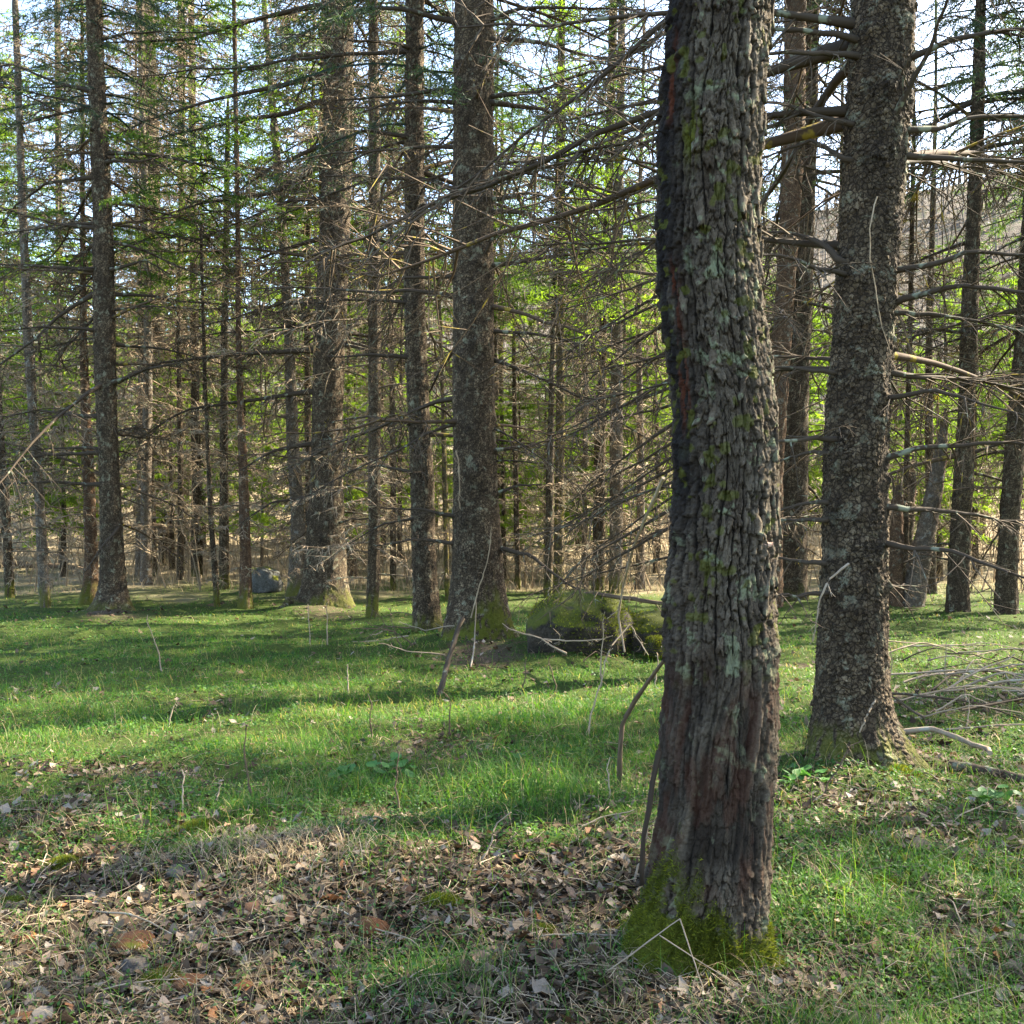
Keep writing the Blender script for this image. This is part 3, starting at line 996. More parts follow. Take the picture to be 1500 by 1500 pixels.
PLATES = [plate_mesh(k) for k in range(10)]
nA = AX.shape[1]
for k in range(110):
    z = rng.uniform(1.1, 3.5)
    th = rng.choice([rng.uniform(-.8, 1.5), rng.uniform(.5, 1.5)])
    r = np.interp(z, zz, rad)
    x = np.interp(z, zz, ctr[:, 0])
    iz = int(np.argmin(np.abs(AZ[:, 0] - z)))
    # local bark surface radius
    dx, dy = AX[iz] - ctr[iz, 0], AY[iz] - ctr[iz, 1]
    ang = np.arctan2(dx, -dy)
    j = int(np.argmin(np.abs(np.angle(np.exp(1j * (ang - th))))))
    rs = math.hypot(dx[j], dy[j]) + .002
    s = rng.uniform(.6, 1.15)
    mesh_obj('bark_plate', PLATES[k % 10], old, (x + rs * math.sin(th) - old.location.x, -rs * math.cos(th), z - old.location.z),
             (rng.normal(0, .06), rng.normal(.05, .18), th), (s, s, s * rng.uniform(.7, 1.4)))

# pinkish cone lodged in the bark
g = Geo()
for r_ in range(7):
    for c_ in range(6):
        a = c_ * math.pi / 3 + r_ * .5
        t = (r_ + .5) / 7
        rr = .0105 * math.sin(math.pi * (.12 + .8 * t)) ** .7
        b0 = np.array([-.027 + .054 * t, rr * .4 * math.cos(a), rr * .4 * math.sin(a)])
        tip = np.array([-.027 + .054 * t - .011, rr * 1.15 * math.cos(a), rr * 1.15 * math.sin(a)])
        sd = np.array([0, -math.sin(a), math.cos(a)]) * rr * .62
        out = np.array([.004, rr * .9 * math.cos(a), rr * .9 * math.sin(a)]) + np.array([b0[0], 0, 0])
        V = np.array([b0, out + sd, tip, out - sd, out + np.array([.003, 0, 0]) * 1])
        g.add(V, None, np.array([[0, 1, 4], [1, 2, 4], [2, 3, 4], [3, 0, 4]]), rng.random())
cz = CAMH - (799 - HZ) * (YA) / F
cone = g.make('spruce_cone', M_CONE, None, False)
cone.location = ((1119 - 750) / F * (YA + .06), YA + .045, cz)
cone.rotation_euler = (0, R(-8), R(12))
tag(cone, 'small pinkish scaly cone stuck in the bark on the right of the old foreground trunk', 'cone')

# ---------------------------------------------------------------- right-hand spruce
EB = [(1135, 1180, 1340), (1100, 1184, 1326), (1050, 1192, 1304), (1000, 1197, 1298), (900, 1203, 1297), (800, 1207, 1297), (700, 1208, 1297), (600, 1212, 1300), (500, 1222, 1305), (400, 1228, 1313), (300, 1234, 1320), (200, 1240, 1327), (100, 1246, 1333), (0, 1250, 1338)]
HB = [[(1297, 195), (1325, 150), (1352, 88), (1375, 40), (1390, 0), (1400, -40)], [(1335, 85), (1400, 55), (1500, 45), (1600, 40)], [(1327, 192), (1375, 190), (1425, 174), (1500, 170), (1600, 175)],
      [(1325, 225), (1400, 230), (1500, 240), (1590, 250)], [(1315, 395), (1360, 388), (1420, 370), (1500, 375), (1560, 385)], [(1308, 445), (1355, 428), (1420, 414), (1500, 425), (1580, 445)],
      [(1308, 460), (1370, 463), (1440, 478), (1520, 495)], [(1300, 545), (1350, 552), (1390, 552), (1440, 560), (1500, 572), (1580, 590)], [(1295, 582), (1335, 574), (1380, 573), (1440, 590), (1500, 610)],
      [(1296, 672), (1340, 656), (1400, 655), (1500, 650), (1580, 655)], [(1296, 743), (1370, 745), (1430, 750), (1500, 757)], [(1280, 795), (1340, 803), (1400, 806), (1460, 825), (1520, 845)],
      [(1248, 55), (1190, 42), (1130, 38), (1060, 34)], [(1245, 81), (1190, 79), (1130, 80), (1050, 86)], [(1240, 181), (1200, 170), (1165, 157), (1120, 152), (1050, 150)],
      [(1237, 235), (1215, 213), (1190, 202), (1150, 215), (1100, 232)], [(1232, 400), (1190, 395), (1150, 380), (1110, 376), (1040, 380)], [(1232, 385), (1205, 355), (1180, 345), (1130, 340), (1080, 342)],
      [(1222, 545), (1180, 540), (1130, 537), (1060, 540)], [(1212, 645), (1180, 638), (1145, 642), (1080, 650)], [(1222, 666), (1190, 664), (1145, 674)], [(1216, 738), (1180, 740), (1140, 748), (1090, 760)],
      [(1210, 760), (1170, 762), (1120, 764)], [(1210, 824), (1160, 818), (1110, 816)], [(1210, 868), (1170, 866), (1140, 862)], [(1290, 858), (1310, 852), (1326, 850)],
      [(1270, 60), (1285, 20), (1265, -15)]]
treeB = spruce(EB, 1130, 'large scaly grey spruce trunk with swollen mossy base at right', 13., 820, 230, nbr=30, bz=(2.2, 7.5), heroes=HB,
               lobes=[(-1.0, .45, .16, .10), (.15, .35, .18, .08), (1.1, .4, .18, .14), (2.5, .5, .15, .1)], moss=moss_base(.34, .6, 2.), knots_n=26, hero_r=.0155, seed=4,
               azf=lambda a: a if math.cos(a) > -.3 else a + math.pi)
# roots of that spruce
YB = F * CAMH / (1130 - HZ)


def root_limb(parent, Y, pts, r0, mat, dy=0.):
    p = np.array(pts, float)
    YY = Y + dy * np.linspace(0, 1, len(p))
    W = np.stack([(p[:, 0] - 750) / F * YY, YY, CAMH - (p[:, 1] - HZ) / F * YY], 1)
    P = resample(W, 16)
    P[1:] += np.cumsum(rng.normal(0, .006, (15, 3)), 0) * .7
    V, q = tubes(P[None], (r0 * (1 - .75 * np.linspace(0, 1, 16) ** .8) * (1 + .12 * rng.normal(0, 1, 16)))[None], 10)
    n = len(V)
    V = V - np.array(parent.location)
    return build('root', V, (q, None), mat, parent, True, {'plate': .3 + .5 * rng.random(n), 'tint': rng.random(n), 'stain': np.zeros(n), 'rust': np.zeros(n), 'moss': .5 * (rng.random(n) < .3)})


root_limb(treeB, YB, [(1300, 1105), (1340, 1128), (1400, 1140), (1460, 1150), (1520, 1160)], .075, M_BARK, -.3)
root_limb(treeB, YB, [(1210, 1110), (1170, 1130), (1120, 1140)], .06, M_BARK, .2)

# ---------------------------------------------------------------- middle trees
HC = [[(722, 140), (790, 133), (830, 113), (867, 101), (973, 100)], [(722, 150), (793, 157), (820, 170), (860, 227)], [(706, 272), (728, 257), (750, 249), (833, 267), (917, 300), (962, 340)], [(716, 294), (783, 283), (817, 297), (870, 345)],
      [(722, 310), (773, 313), (820, 347), (873, 367)], [(700, 388), (720, 353), (747, 323)], [(724, 389), (817, 377), (900, 373), (960, 372)], [(722, 27), (753, 13), (800, 10), (960, 13)], [(722, 57), (787, 60), (853, 80), (930, 96)],
      [(665, 30), (597, 13), (540, 12), (480, 24)], [(666, 136), (640, 130), (567, 140), (490, 144)], [(664, 150), (613, 150), (557, 157), (520, 170)], [(664, 278), (633, 263), (553, 257), (480, 254)], [(664, 405), (590, 405), (545, 425)],
      [(727, 660), (780, 653), (813, 647)], [(727, 723), (760, 710), (793, 710)], [(733, 802), (780, 815), (817, 847), (850, 867)], [(664, 755), (620, 748), (560, 745)], [(664, 795), (600, 790), (540, 800)]]
treeC = spruce([(948, 650, 760), (930, 652, 752), (900, 656, 745), (850, 661, 738), (800, 664, 734), (700, 665, 728), (600, 664, 724), (500, 664, 723), (300, 664, 722), (100, 666, 722), (0, 666, 722)], 945,
               'thick grey spruce in the middle, yellow moss round its flared foot beside the boulder', 19., 480, 140, nbr=38, bz=(2.2, 12.), heroes=HC, hero_r=.026,
               lobes=[(1.1, .4, .3, .16), (-1.2, .4, .3, .12), (0, .3, .2, .06)], moss=moss_base(.75, .9, 5., (.7, .9)), knots_n=24, seed=6, dark=8.8)
root_limb(treeC, 13.6, [(740, 930), (760, 948), (785, 955)], .10, M_BARK, -.4)
HD = [[(593, 360), (540, 350), (480, 357)], [(593, 442), (500, 440), (440, 450)], [(595, 523), (543, 523), (480, 524)], [(622, 300), (660, 310), (700, 330)], [(600, 690), (560, 680), (510, 690)], [(600, 620), (540, 610), (480, 620)],
      [(604, 760), (560, 770), (505, 800)], [(594, 200), (540, 190), (480, 210)]]
treeD = spruce([(935, 606, 646), (900, 606, 645), (860, 605, 640), (800, 604, 637), (700, 602, 635), (600, 598, 628), (500, 594, 624), (400, 593, 621), (200, 594, 620), (0, 595, 620)], 933,
               'slimmer grey spruce trunk directly left of the thick middle trunk, dark at its foot', 17., 340, 72, nbr=34, bz=(1.6, 11.), heroes=HD, lobes=[(1.2, .4, .25, .06), (-1.1, .4, .25, .05)], moss=moss_base(.4, .5, 7.), seed=8, dark=7.2)
HE = [[(477, 7), (400, 22), (333, 40), (283, 57), (153, 62)], [(474, 80), (440, 80), (393, 97), (280, 117)], [(473, 110), (400, 127), (300, 147), (213, 173), (160, 200)], [(473, 147), (417, 167), (327, 183), (250, 197), (207, 213)],
      [(473, 213), (420, 237), (367, 267), (340, 290)], [(472, 240), (400, 283), (283, 303), (233, 320)], [(467, 290), (427, 293), (340, 330), (260, 360)], [(465, 443), (413, 443), (333, 467), (277, 480)],
      [(460, 513), (333, 520), (233, 533), (173, 563)], [(458, 573), (360, 587), (267, 600), (200, 640)], [(510, 120), (560, 130), (620, 150)], [(512, 220), (560, 215), (600, 230)], [(505, 500), (560, 510), (610, 540)],
      [(456, 727), (400, 735), (360, 760)], [(460, 650), (400, 660), (350, 690)], [(468, 350), (400, 370), (300, 420)]]
treeE = spruce([(896, 438, 520), (880, 442, 514), (850, 446, 508), (800, 449, 505), (700, 456, 502), (600, 458, 502), (500, 460, 505), (400, 466, 510), (200, 474, 517), (0, 476, 517)], 893,
               'stout leaning spruce trunk left of centre with moss and a looping root at its foot', 21., 400, 120, nbr=62, bz=(1.4, 14.), heroes=HE, hero_r=.034,
               lobes=[(1.1, .4, .35, .18), (-1.2, .4, .35, .2), (0, .3, .3, .08)], moss=moss_base(.6, .6, 11., (.6, .8)), seed=10, dark=9.5)
root_limb(treeE, 19.9, [(448, 880), (425, 880), (412, 892), (408, 900)], .15, M_BARK, -.4)
HF = [[(130, 133), (77, 120), (20, 93), (0, 97), (-40, 100)], [(131, 157), (83, 167), (43, 182), (0, 182)], [(137, 260), (67, 267), (23, 300), (0, 330)], [(138, 334), (100, 330), (47, 317), (0, 302)], [(138, 395), (50, 390), (0, 388), (-40, 390)],
      [(139, 483), (50, 480), (0, 487)], [(140, 610), (100, 607), (60, 600), (0, 610)], [(142, 663), (67, 663), (0, 680)], [(146, 710), (67, 707), (0, 710)], [(160, 237), (213, 235), (260, 225)], [(164, 395), (215, 380), (250, 400)], [(170, 560), (215, 540), (270, 530)], [(176, 770), (150, 800), (120, 840)]]
treeF = spruce([(903, 128, 202), (890, 140, 192), (870, 146, 186), (850, 148, 183), (800, 148, 180), (700, 147, 174), (600, 142, 170), (500, 138, 168), (400, 138, 166), (300, 137, 163), (200, 133, 157), (100, 130, 152), (0, 127, 148)], 900,
               'pale mottled spruce trunk on the left with a wide spreading foot in the grass', 17., 360, 72, nbr=62, bz=(1.4, 11.), heroes=HF, hero_r=.03,
               lobes=[(1.2, .4, .3, .14), (-1.2, .4, .3, .12)], moss=moss_base(.3, .4, 3.), seed=12, dark=8.3)
treeQ = spruce([(903, 1385, 1418), (850, 1389, 1418), (800, 1392, 1420), (700, 1398, 1425), (600, 1405, 1426), (500, 1408, 1430), (400, 1412, 1432), (300, 1418, 1436), (200, 1422, 1440), (0, 1430, 1443)], 903,
               'slim grey trunk leaning slightly right near the right edge, behind the grassy bank', 17., 260, 56, nbr=40, bz=(1., 11.), heroes=[], lobes=[(1., .5, .2, .05), (-1., .5, .2, .05)], seed=14, dark=8.0)
treeR = spruce([(905, 1456, 1490), (850, 1460, 1489), (800, 1463, 1490), (700, 1470, 1497), (600, 1478, 1503), (500, 1488, 1512), (300, 1500, 1522), (0, 1512, 1530)], 905,
               'trunk at the very right edge of the picture leaning out of the frame', 16., 240, 48, nbr=34, bz=(1., 11.), heroes=[], seed=15, dark=7.5)
treeP2 = spruce([(895, 1136, 1184), (850, 1139, 1182), (800, 1140, 1182), (600, 1147, 1183), (400, 1163, 1190), (200, 1176, 1196), (0, 1182, 1200)], 893,
                'dark spruce trunk seen between the old foreground trunk and the right-hand spruce', 18., 260, 60, nbr=46, bz=(1., 12.), heroes=[], moss=moss_base(.5, .5, 3.), seed=16, dark=8.5)
treeP1 = spruce([(900, 1110, 1146), (700, 1118, 1146), (500, 1132, 1158), (400, 1139, 1165), (300, 1143, 1172), (200, 1148, 1178), (0, 1150, 1180)], 897,
                'brownish trunk leaning right, half hidden behind the old foreground trunk', 18., 240, 56, mat=M_BARK_RED, nbr=34, bz=(2., 12.), heroes=[], seed=17)
# spruce hidden behind the old trunk; its long dead limbs sweep out to the left
HH = [[(1000, y), (930, y + dy * .35), (860, y + dy * .7), (790 + j, y + dy)] for y, dy, j in ((395, 60, 0), (430, 90, -40), (470, 70, -30), (515, 40, 0), (560, 80, 20), (590, 50, 10), (640, 110, 40), (680, 100, 20), (720, 130, 60), (760, 120, 50), (350, 20, -30), (300, 60, -10), (250, 90, 0), (190, 60, 0), (410, 130, 20), (450, 150, 60), (500, 130, 30), (545, 120, -10), (610, 150, 60), (660, 140, 10), (700, 90, -20), (740, 110, 40), (330, 120, 10), (280, 40, -20), (140, 50, 0), (90, 40, -20))]
treeHid = spruce([(985, 1010, 1090), (900, 1020, 1082), (700, 1024, 1080), (500, 1024, 1078), (300, 1026, 1076), (0, 1030, 1074)], 985,
                 'spruce hidden behind the old foreground trunk, its bare limbs sweeping out to the left', 15., 160, 40, nbr=14, bz=(1.2, 8.), heroes=HH, hero_r=.016, seed=18, azf=lambda a: a if math.cos(a) > 0 else a + math.pi)

# slender trees behind: own trunk, shared dead crowns
SL = [  # base row, [(row, left, right)...], label, bark, crown index, size
    (885, [(885, 114, 146), (860, 122, 144), (800, 125, 142), (700, 122, 138), (600, 119, 132), (500, 117, 127), (300, 118, 124), (100, 118, 123)], 'thin dark trunk standing close behind the pale mottled trunk on the left', M_BARK_RED, 0, 1.),
    (893, [(893, 346, 372), (870, 351, 369), (800, 352, 367), (700, 350, 363), (600, 348, 357), (500, 346, 353), (300, 345, 351), (0, 340, 345)], 'thin reddish trunk with a pale worn foot standing left of the stout leaning trunk', M_BARK_RED, 3, 1.),
    (893, [(893, 314, 322), (850, 312, 320), (750, 305, 311), (650, 302, 306), (550, 298, 302), (400, 294, 297)], 'very thin crooked young stem leaning left, just left of the pale-footed thin trunk', M_BARK, 3, .7),
    (880, [(880, 416, 452), (860, 422, 450), (760, 427, 446), (650, 420, 438), (500, 417, 430), (400, 412, 424), (300, 405, 417), (200, 398, 408), (0, 383, 390)], 'sunlit light brown trunk leaning left behind the stout leaning trunk', M_BARK_PALE, 1, 1.1),
    (906, [(906, 536, 554), (800, 540, 556), (600, 540, 558), (400, 540, 557), (200, 541, 556), (0, 540, 553)], 'straight dark slender trunk between the stout leaning trunk and the slimmer grey one', M_BARK, 2, 1.),
    (878, [(878, 796, 809), (800, 799, 810), (700, 800, 811), (550, 805, 812), (400, 810, 817), (200, 822, 828)], 'thin dark stem right of the thick middle trunk, left one of a close pair', M_BARK, 3, .9),
    (874, [(874, 809, 827), (800, 812, 826), (700, 813, 826), (600, 815, 827), (350, 815, 825), (200, 815, 826), (0, 818, 828)], 'slender stem with yellow lichen and moss, right one of the close pair by the boulder', M_BARK_MOSSY, 3, 1.),
    (868, [(868, 866, 887), (800, 868, 886), (700, 872, 886), (500, 878, 888), (300, 885, 897), (100, 890, 903), (0, 893, 905)], 'dull grey slender trunk above the boulder, left of the brightly edged one', M_BARK, 2, 1.1),
    (870, [(870, 892, 911), (800, 893, 912), (700, 893, 912), (500, 895, 912), (300, 898, 913), (100, 904, 915), (0, 906, 916)], 'pale straight trunk with a bright sunlit right edge, above the boulder', M_BARK_PALE, 1, 1.1),
    (877, [(877, 8, 21), (800, 5, 17), (750, 2, 14), (650, -4, 6), (500, -12, -3), (200, -25, -18)], 'slender leaning trunk at the very left edge, crossing the fallen log', M_BARK, 0, .95),
    (890, [(890, 60, 74), (860, 57, 72), (700, 50, 62), (600, 42, 54), (500, 35, 48), (300, 28, 38), (0, 18, 26)], 'sunlit slender trunk leaning left near the left edge, in front of the fallen log', M_BARK_PALE, 1, 1.),
    (830, [(830, 80, 98), (700, 82, 95), (600, 83, 93), (400, 82, 91), (0, 80, 88)], 'straight grey trunk behind the fallen log on the left', M_BARK, 2, 1.6),
    (832, [(832, 194, 210), (700, 198, 210), (600, 201, 212), (400, 205, 214), (0, 212, 219)], 'rusty red slim trunk in the left background', M_BARK_RED, 0, 1.5),
    (857, [(857, 211, 236), (840, 213, 231), (700, 213, 226), (600, 208, 222), (500, 207, 220), (300, 205, 216), (0, 202, 211)], 'grey trunk in the left background, left of the one with a mossy foot', M_BARK, 1, 1.2),
    (850, [(850, 231, 262), (830, 234, 254), (700, 228, 248), (600, 225, 245), (400, 222, 238), (200, 215, 231), (0, 212, 226)], 'thicker grey background trunk with a bright mossy foot, left of centre', M_BARK, 2, 1.3),
    (843, [(843, 260, 277), (700, 262, 276), (600, 262, 275), (400, 262, 271), (0, 261, 268)], 'slim dull trunk right of the trunk with the bright mossy foot', M_BARK, 0, 1.4),
    (858, [(858, 280, 297), (700, 281, 295), (600, 280, 292), (300, 278, 288), (0, 276, 284)], 'dark slim trunk left of the thin crooked young stem', M_BARK, 1, 1.2),
    (868, [(868, 321, 336), (700, 322, 334), (500, 324, 333), (200, 330, 337)], 'slim dark trunk directly behind the thin trunk with the pale foot', M_BARK, 3, 1.2),
    (850, [(850, 731, 740), (700, 731, 739), (500, 730, 737), (200, 733, 738)], 'thin mossy stem close behind the right side of the thick middle trunk', M_BARK_MOSSY, 3, 1.1),
    (868, [(868, 755, 763), (700, 752, 759), (500, 750, 755)], 'spindly dark stem between the thick middle trunk and the close pair of stems', M_BARK, 3, .8),
    (880, [(880, 652, 658), (700, 648, 655), (620, 647, 652), (400, 640, 644)], 'thin yellowish stem squeezed between the two middle trunks', M_BARK_MOSSY, 3, .8),
    (870, [(870, 572, 580), (700, 572, 580), (500, 570, 577), (200, 566, 571)], 'thin grey stem left of the slimmer grey middle trunk', M_BARK, 3, 1.),
    (890, [(890, 1322, 1331), (700, 1324, 1331), (500, 1330, 1336), (200, 1336, 1341)], 'thin upright stem behind the broken leaning snag', M_BARK, 3, 1.),
]
for k, (bp, ed, lab, mt, ci, sz) in enumerate(SL):
    Y = F * CAMH / (bp - HZ)
    zt = 13. * sz if ci != 3 else 9.5 * sz
    ctr, rad, zz = px_profile(ed, Y, max(zt, CAMH - (ed[-1][0] - HZ) * Y / F + 1.), 120, r_top=.02)
    rt = empty('slender_tree', (float(np.interp(0, zz, ctr[:, 0])), Y, float(hgt(ctr[0, 0], Y))), lab, 'tree')
    trunk_mesh('trunk', ctr, rad, zz, 26, mt, rt, 'spruce', [], None, moss_base(.5, .8, k * 1.7), None, None, False, 20 + k, .8)
    if k % 3 != 1:
        mesh_obj('foliage', CR_THIN[k % 2], rt, (np.interp(7, zz, ctr[:, 0]) - rt.location.x, 0, 6.2 + (k * .37) % 1.8), (0, 0, k), (1., 1., 1.))
    lean = (np.interp(6, zz, ctr[:, 0]) - ctr[0, 0]) / 6
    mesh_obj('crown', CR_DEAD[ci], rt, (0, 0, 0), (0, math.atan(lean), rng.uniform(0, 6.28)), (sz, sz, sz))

# random trees deeper in: dead-branched spruces and living green ones
spots = []


def free(x, y, d):
    for a, b_ in spots:
        if math.hypot(a - x, b_ - y) < d:
            return False
    spots.append((x, y))
    return True


def simple_trunk(rt, h, r, mat, seed):
    zz = np.linspace(-.2, h, 40)
    ctr = np.stack([rt.location.x + .05 * np.sin(zz * .5 + seed) + .01 * zz * math.sin(seed), np.full(40, rt.location.y)], 1)
    rad = r * (1 - .85 * (np.clip(zz, 0, h) / h)) + r * .4 * np.exp(-np.clip(zz, 0, 9) / .25)
    trunk_mesh('trunk', ctr, rad, zz, 12, mat, rt, 'spruce', [], None, None, None, None, False, seed, .8)


def deep_tree(px, Y, h, r, mat, crown, label, cat_name, group, zc=0., csc=None):
    x = (px - 750) / F * Y
    rt = empty(cat_name, (x, Y, float(hgt(x, Y))), label, 'tree', group)
    simple_trunk(rt, h, r, mat, len(spots) + 40)
    mesh_obj('crown', crown, rt, (0, 0, zc), (0, 0, rng.uniform(0, 6.28)), csc or (1, 1, 1))
    return rt


kd = 0
while kd < 40:
    px, Y = rng.uniform(-60, 1540), rng.uniform(22.5, 40)
    if not free((px - 750) / F * Y, Y, 1.3):
        continue
    if 735 < px < 830 and kd % 3:
        continue
    kd += 1
    s = rng.uniform(.95, 1.35)
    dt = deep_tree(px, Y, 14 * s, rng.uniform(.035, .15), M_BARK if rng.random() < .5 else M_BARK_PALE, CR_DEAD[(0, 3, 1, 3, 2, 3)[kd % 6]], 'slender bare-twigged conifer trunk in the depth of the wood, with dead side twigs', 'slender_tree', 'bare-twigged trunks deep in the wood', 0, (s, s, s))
    if kd % 4 == 0:
        mesh_obj('foliage', CR_THIN[kd // 2 % 2], dt, (0, 0, rng.uniform(5.5, 8.5)), (0, 0, kd), (1., 1., 1.1))
# living conifers that show green between the trunks: photo column, distance, height, crown kind
GREEN = [(60, 34, 10, 1), (-20, 30, 11, 0), (110, 44, 12, 1), (30, 48, 13, 1), (225, 50, 14, 0), (300, 36, 11, 0), (330, 52, 13, 1), (390, 40, 10, 1), (430, 47, 15, 1), (560, 34, 9, 1), (540, 46, 14, 0), (600, 52, 10, 1), (640, 40, 8, 1),
         (760, 33, 7, 1), (790, 42, 8, 1), (845, 37, 9, 1), (870, 48, 14, 0), (915, 34, 10, 1), (940, 44, 13, 1), (850, 55, 17, 0), (960, 30, 9, 1), (1150, 34, 9, 0), (1185, 42, 9, 1), (1320, 40, 9, 1), (1350, 33, 7, 1), (1440, 38, 11, 0), (1480, 31, 9, 1), (1540, 34, 13, 0), (1390, 50, 12, 1), (480, 56, 16, 0), (170, 38, 9, 1), (710, 50, 8, 1), (0, 40, 9, 1), (90, 29, 6, 1), (250, 31, 7, 1), (360, 29, 6, 1), (460, 36, 8, 1), (520, 29, 6, 1), (585, 38, 7, 1), (680, 34, 7, 1), (735, 28, 5, 1), (800, 30, 6, 1), (875, 28, 6, 1), (935, 38, 9, 1), (1130, 50, 12, 1), (1215, 31, 8, 1), (1290, 48, 10, 1), (1375, 28, 6, 1), (1420, 44, 9, 1), (1500, 46, 11, 1)]
for k, (px, Y, h, kind) in enumerate(GREEN):
    x = (px - 750) / F * Y
    spots.append((x, Y))
    me = CR_FRESH[k % 3] if kind else CR_GREEN[k % 2]
    hh = 6. if kind else 8.
    zc = .22 * h
    s = (h - zc) / hh
    deep_tree(px, Y, h * .97, .05 + .006 * h, M_BARK, me,
              'bright yellow-green young conifer glowing in the light beyond the trunks' if kind else 'darker green conifer with full needled crown standing beyond the trunks',
              'young_conifer' if kind else 'conifer', 'fresh green young conifers beyond the trunks' if kind else 'dark green conifers beyond the trunks', zc, (min(1.4, s), min(1.4, s), s))
# unseen spruces added right of the frame, set so their crowns shade the floor
SHADE_TREES = [(6.1, 17, .55), (6.4, 12.5, .5), (3.6, 14.5, .45), (1.3, 13, .8), (-.3, 14, 1.), (-1.6, 12, .8), (2.4, 19, .6), (10.6, 17, .6), (12., 21, .8), (14.5, 23, .9), (5.9, 22, .55), (-2.5, 14, 1.)]   # offset across and along the light
for k, (dd_, ss_, cs_) in enumerate(SHADE_TREES):
    x, y = ss_ * math.sin(SUN_AZ) - dd_ * math.cos(SUN_AZ), ss_ * math.cos(SUN_AZ) + dd_ * math.sin(SUN_AZ)
    rt = empty('spruce_tree', (x, y, float(hgt(x, y))), 'unseen tall spruce added out of view to the right to shade the floor', 'tree', 'unseen spruces added to shade the floor')
    simple_trunk(rt, 16, .12, M_BARK, 90 + k)
    mesh_obj('dapple_branches', CR_DEAD[k % 3], rt, (0, 0, 0), (0, 0, k), (1., 1., 1.1))  # bare limbs added to break the sun into dapples
    mesh_obj('crown', CR_TOP[k % 2], rt, (0, 0, 6.5), (0, 0, rng.uniform(0, 6.28)), (cs_, cs_, 1.2))

# ---------------------------------------------------------------- snags
def snag(px_edges, bp, label, mat, seed, name='broken_snag'):
    Y = F * CAMH / (bp - HZ)
    e = np.array(sorted(px_edges, key=lambda r: -r[0]), float)
    z = CAMH - (e[:, 0] - HZ) * Y / F
    zz = np.linspace(-.15, z[-1], 90)
    xc = np.interp(zz, z, ((e[:, 1] + e[:, 2]) / 2 - 750) * Y / F)
    rr = np.interp(zz, z, (e[:, 2] - e[:, 1]) / 2 * Y / F)
    rt = empty(name, (xc[0], Y, float(hgt(xc[0], Y))), label, 'snag')
    ctr = np.stack([xc, np.full(90, Y)], 1)
    o, _ = trunk_mesh('trunk', ctr, rr, zz, 32, mat, rt, 'spruce', [(z[-1] * .6, .5, .08)], None, None, None, lambda TH, Z, cs, sn: .5 * np.exp(-((np.angle(np.exp(1j * (TH - 1.2)))) / .5) ** 2) * sst(1.5, 2.2, Z), False, seed, 1.2)
    # splintered top
    g = Geo()
    for k in range(6):
        a = k * 1.05 + seed
        b0 = np.array([xc[-1] + rr[-1] * .6 * math.sin(a), Y - rr[-1] * .6 * math.cos(a), z[-1] - .2])
        tip = b0 + np.array([rng.normal(0, .03), rng.normal(0, .03), rng.uniform(.28, .6)])
        V, q = tubes(resample([b0, (b0 + tip) / 2, tip], 3)[None], np.array([[.035, .03, .004]]), 5)
        g.add(V, q, a=rng.random())
    g.make('splinters', M_STICK_D, rt, True, rt.location)
    return rt


snag([(898, 1316, 1352), (850, 1326, 1358), (800, 1338, 1366), (750, 1350, 1375), (700, 1362, 1383), (650, 1372, 1387), (625, 1378, 1387)], 898, 'broken dead trunk leaning right with an orange torn edge behind the big right-hand spruce', M_BARK_PALE, 3)
snag([(898, 1297, 1322), (800, 1300, 1322), (740, 1304, 1322), (725, 1310, 1322)], 898, 'short rotten brown stump snag tucked behind the right-hand spruce', M_BARK_RED, 5)
snag([(880, 1318, 1334), (760, 1322, 1338), (700, 1328, 1342), (690, 1333, 1341)], 880, 'thin broken grey snag between the rotten stump and the leaning broken trunk', M_BARK, 7)


# ---------------------------------------------------------------- sticks, logs, stalks
def W(px, py, Y):
    return np.array([(px - 750) / F * Y, Y, CAMH - (py - HZ) / F * Y])


def on_floor(px, py, dz=.0):
    x, y = G(px, py)
    return np.array([x, y, float(hgt(x, y)) + dz])


def limb(name, pts, r0, mat, label, cat, group=None, tip=.3, sides=8, K=16, wob=.006, parent=None, twigs=0, n3=2.):
    P = resample(np.array(pts), K)
    P[1:-1] += np.cumsum(rng.normal(0, wob, (K - 2, 3)), 0) * .6
    rr = r0 * (1 - (1 - tip) * np.linspace(0, 1, K)) * (1 + .08 * rng.normal(0, 1, K))
    V, q = tubes(P[None], rr[None], sides)
    g = Geo()
    g.add(V, q, a=np.clip(.4 + .25 * rng.normal(0, 1, len(V)), 0, 1))
    n = len(V)
    capc = np.array([P[0], P[-1]])
    g.add(np.concatenate([capc[:1], V[:sides]]), None, np.array([[0, 1 + (s + 1) % sides, 1 + s] for s in range(sides)]), .8)
    g.add(np.concatenate([capc[1:], V[-sides:]]), None, np.array([[0, 1 + s, 1 + (s + 1) % sides] for s in range(sides)]), .8)
    if twigs:
        L = np.array([np.linalg.norm(np.diff(P, axis=0), axis=1).sum()])
        twiggery(g, P[None], L, np.array([r0 * .5]), n2m=twigs / L[0], n3=n3, l2=.35, thick=max(.5, r0 / .02))
    o = g.make(name, mat, parent, True, P[0])
    o.location = P[0]
    if label:
        tag(o, label, cat, group)
    return o


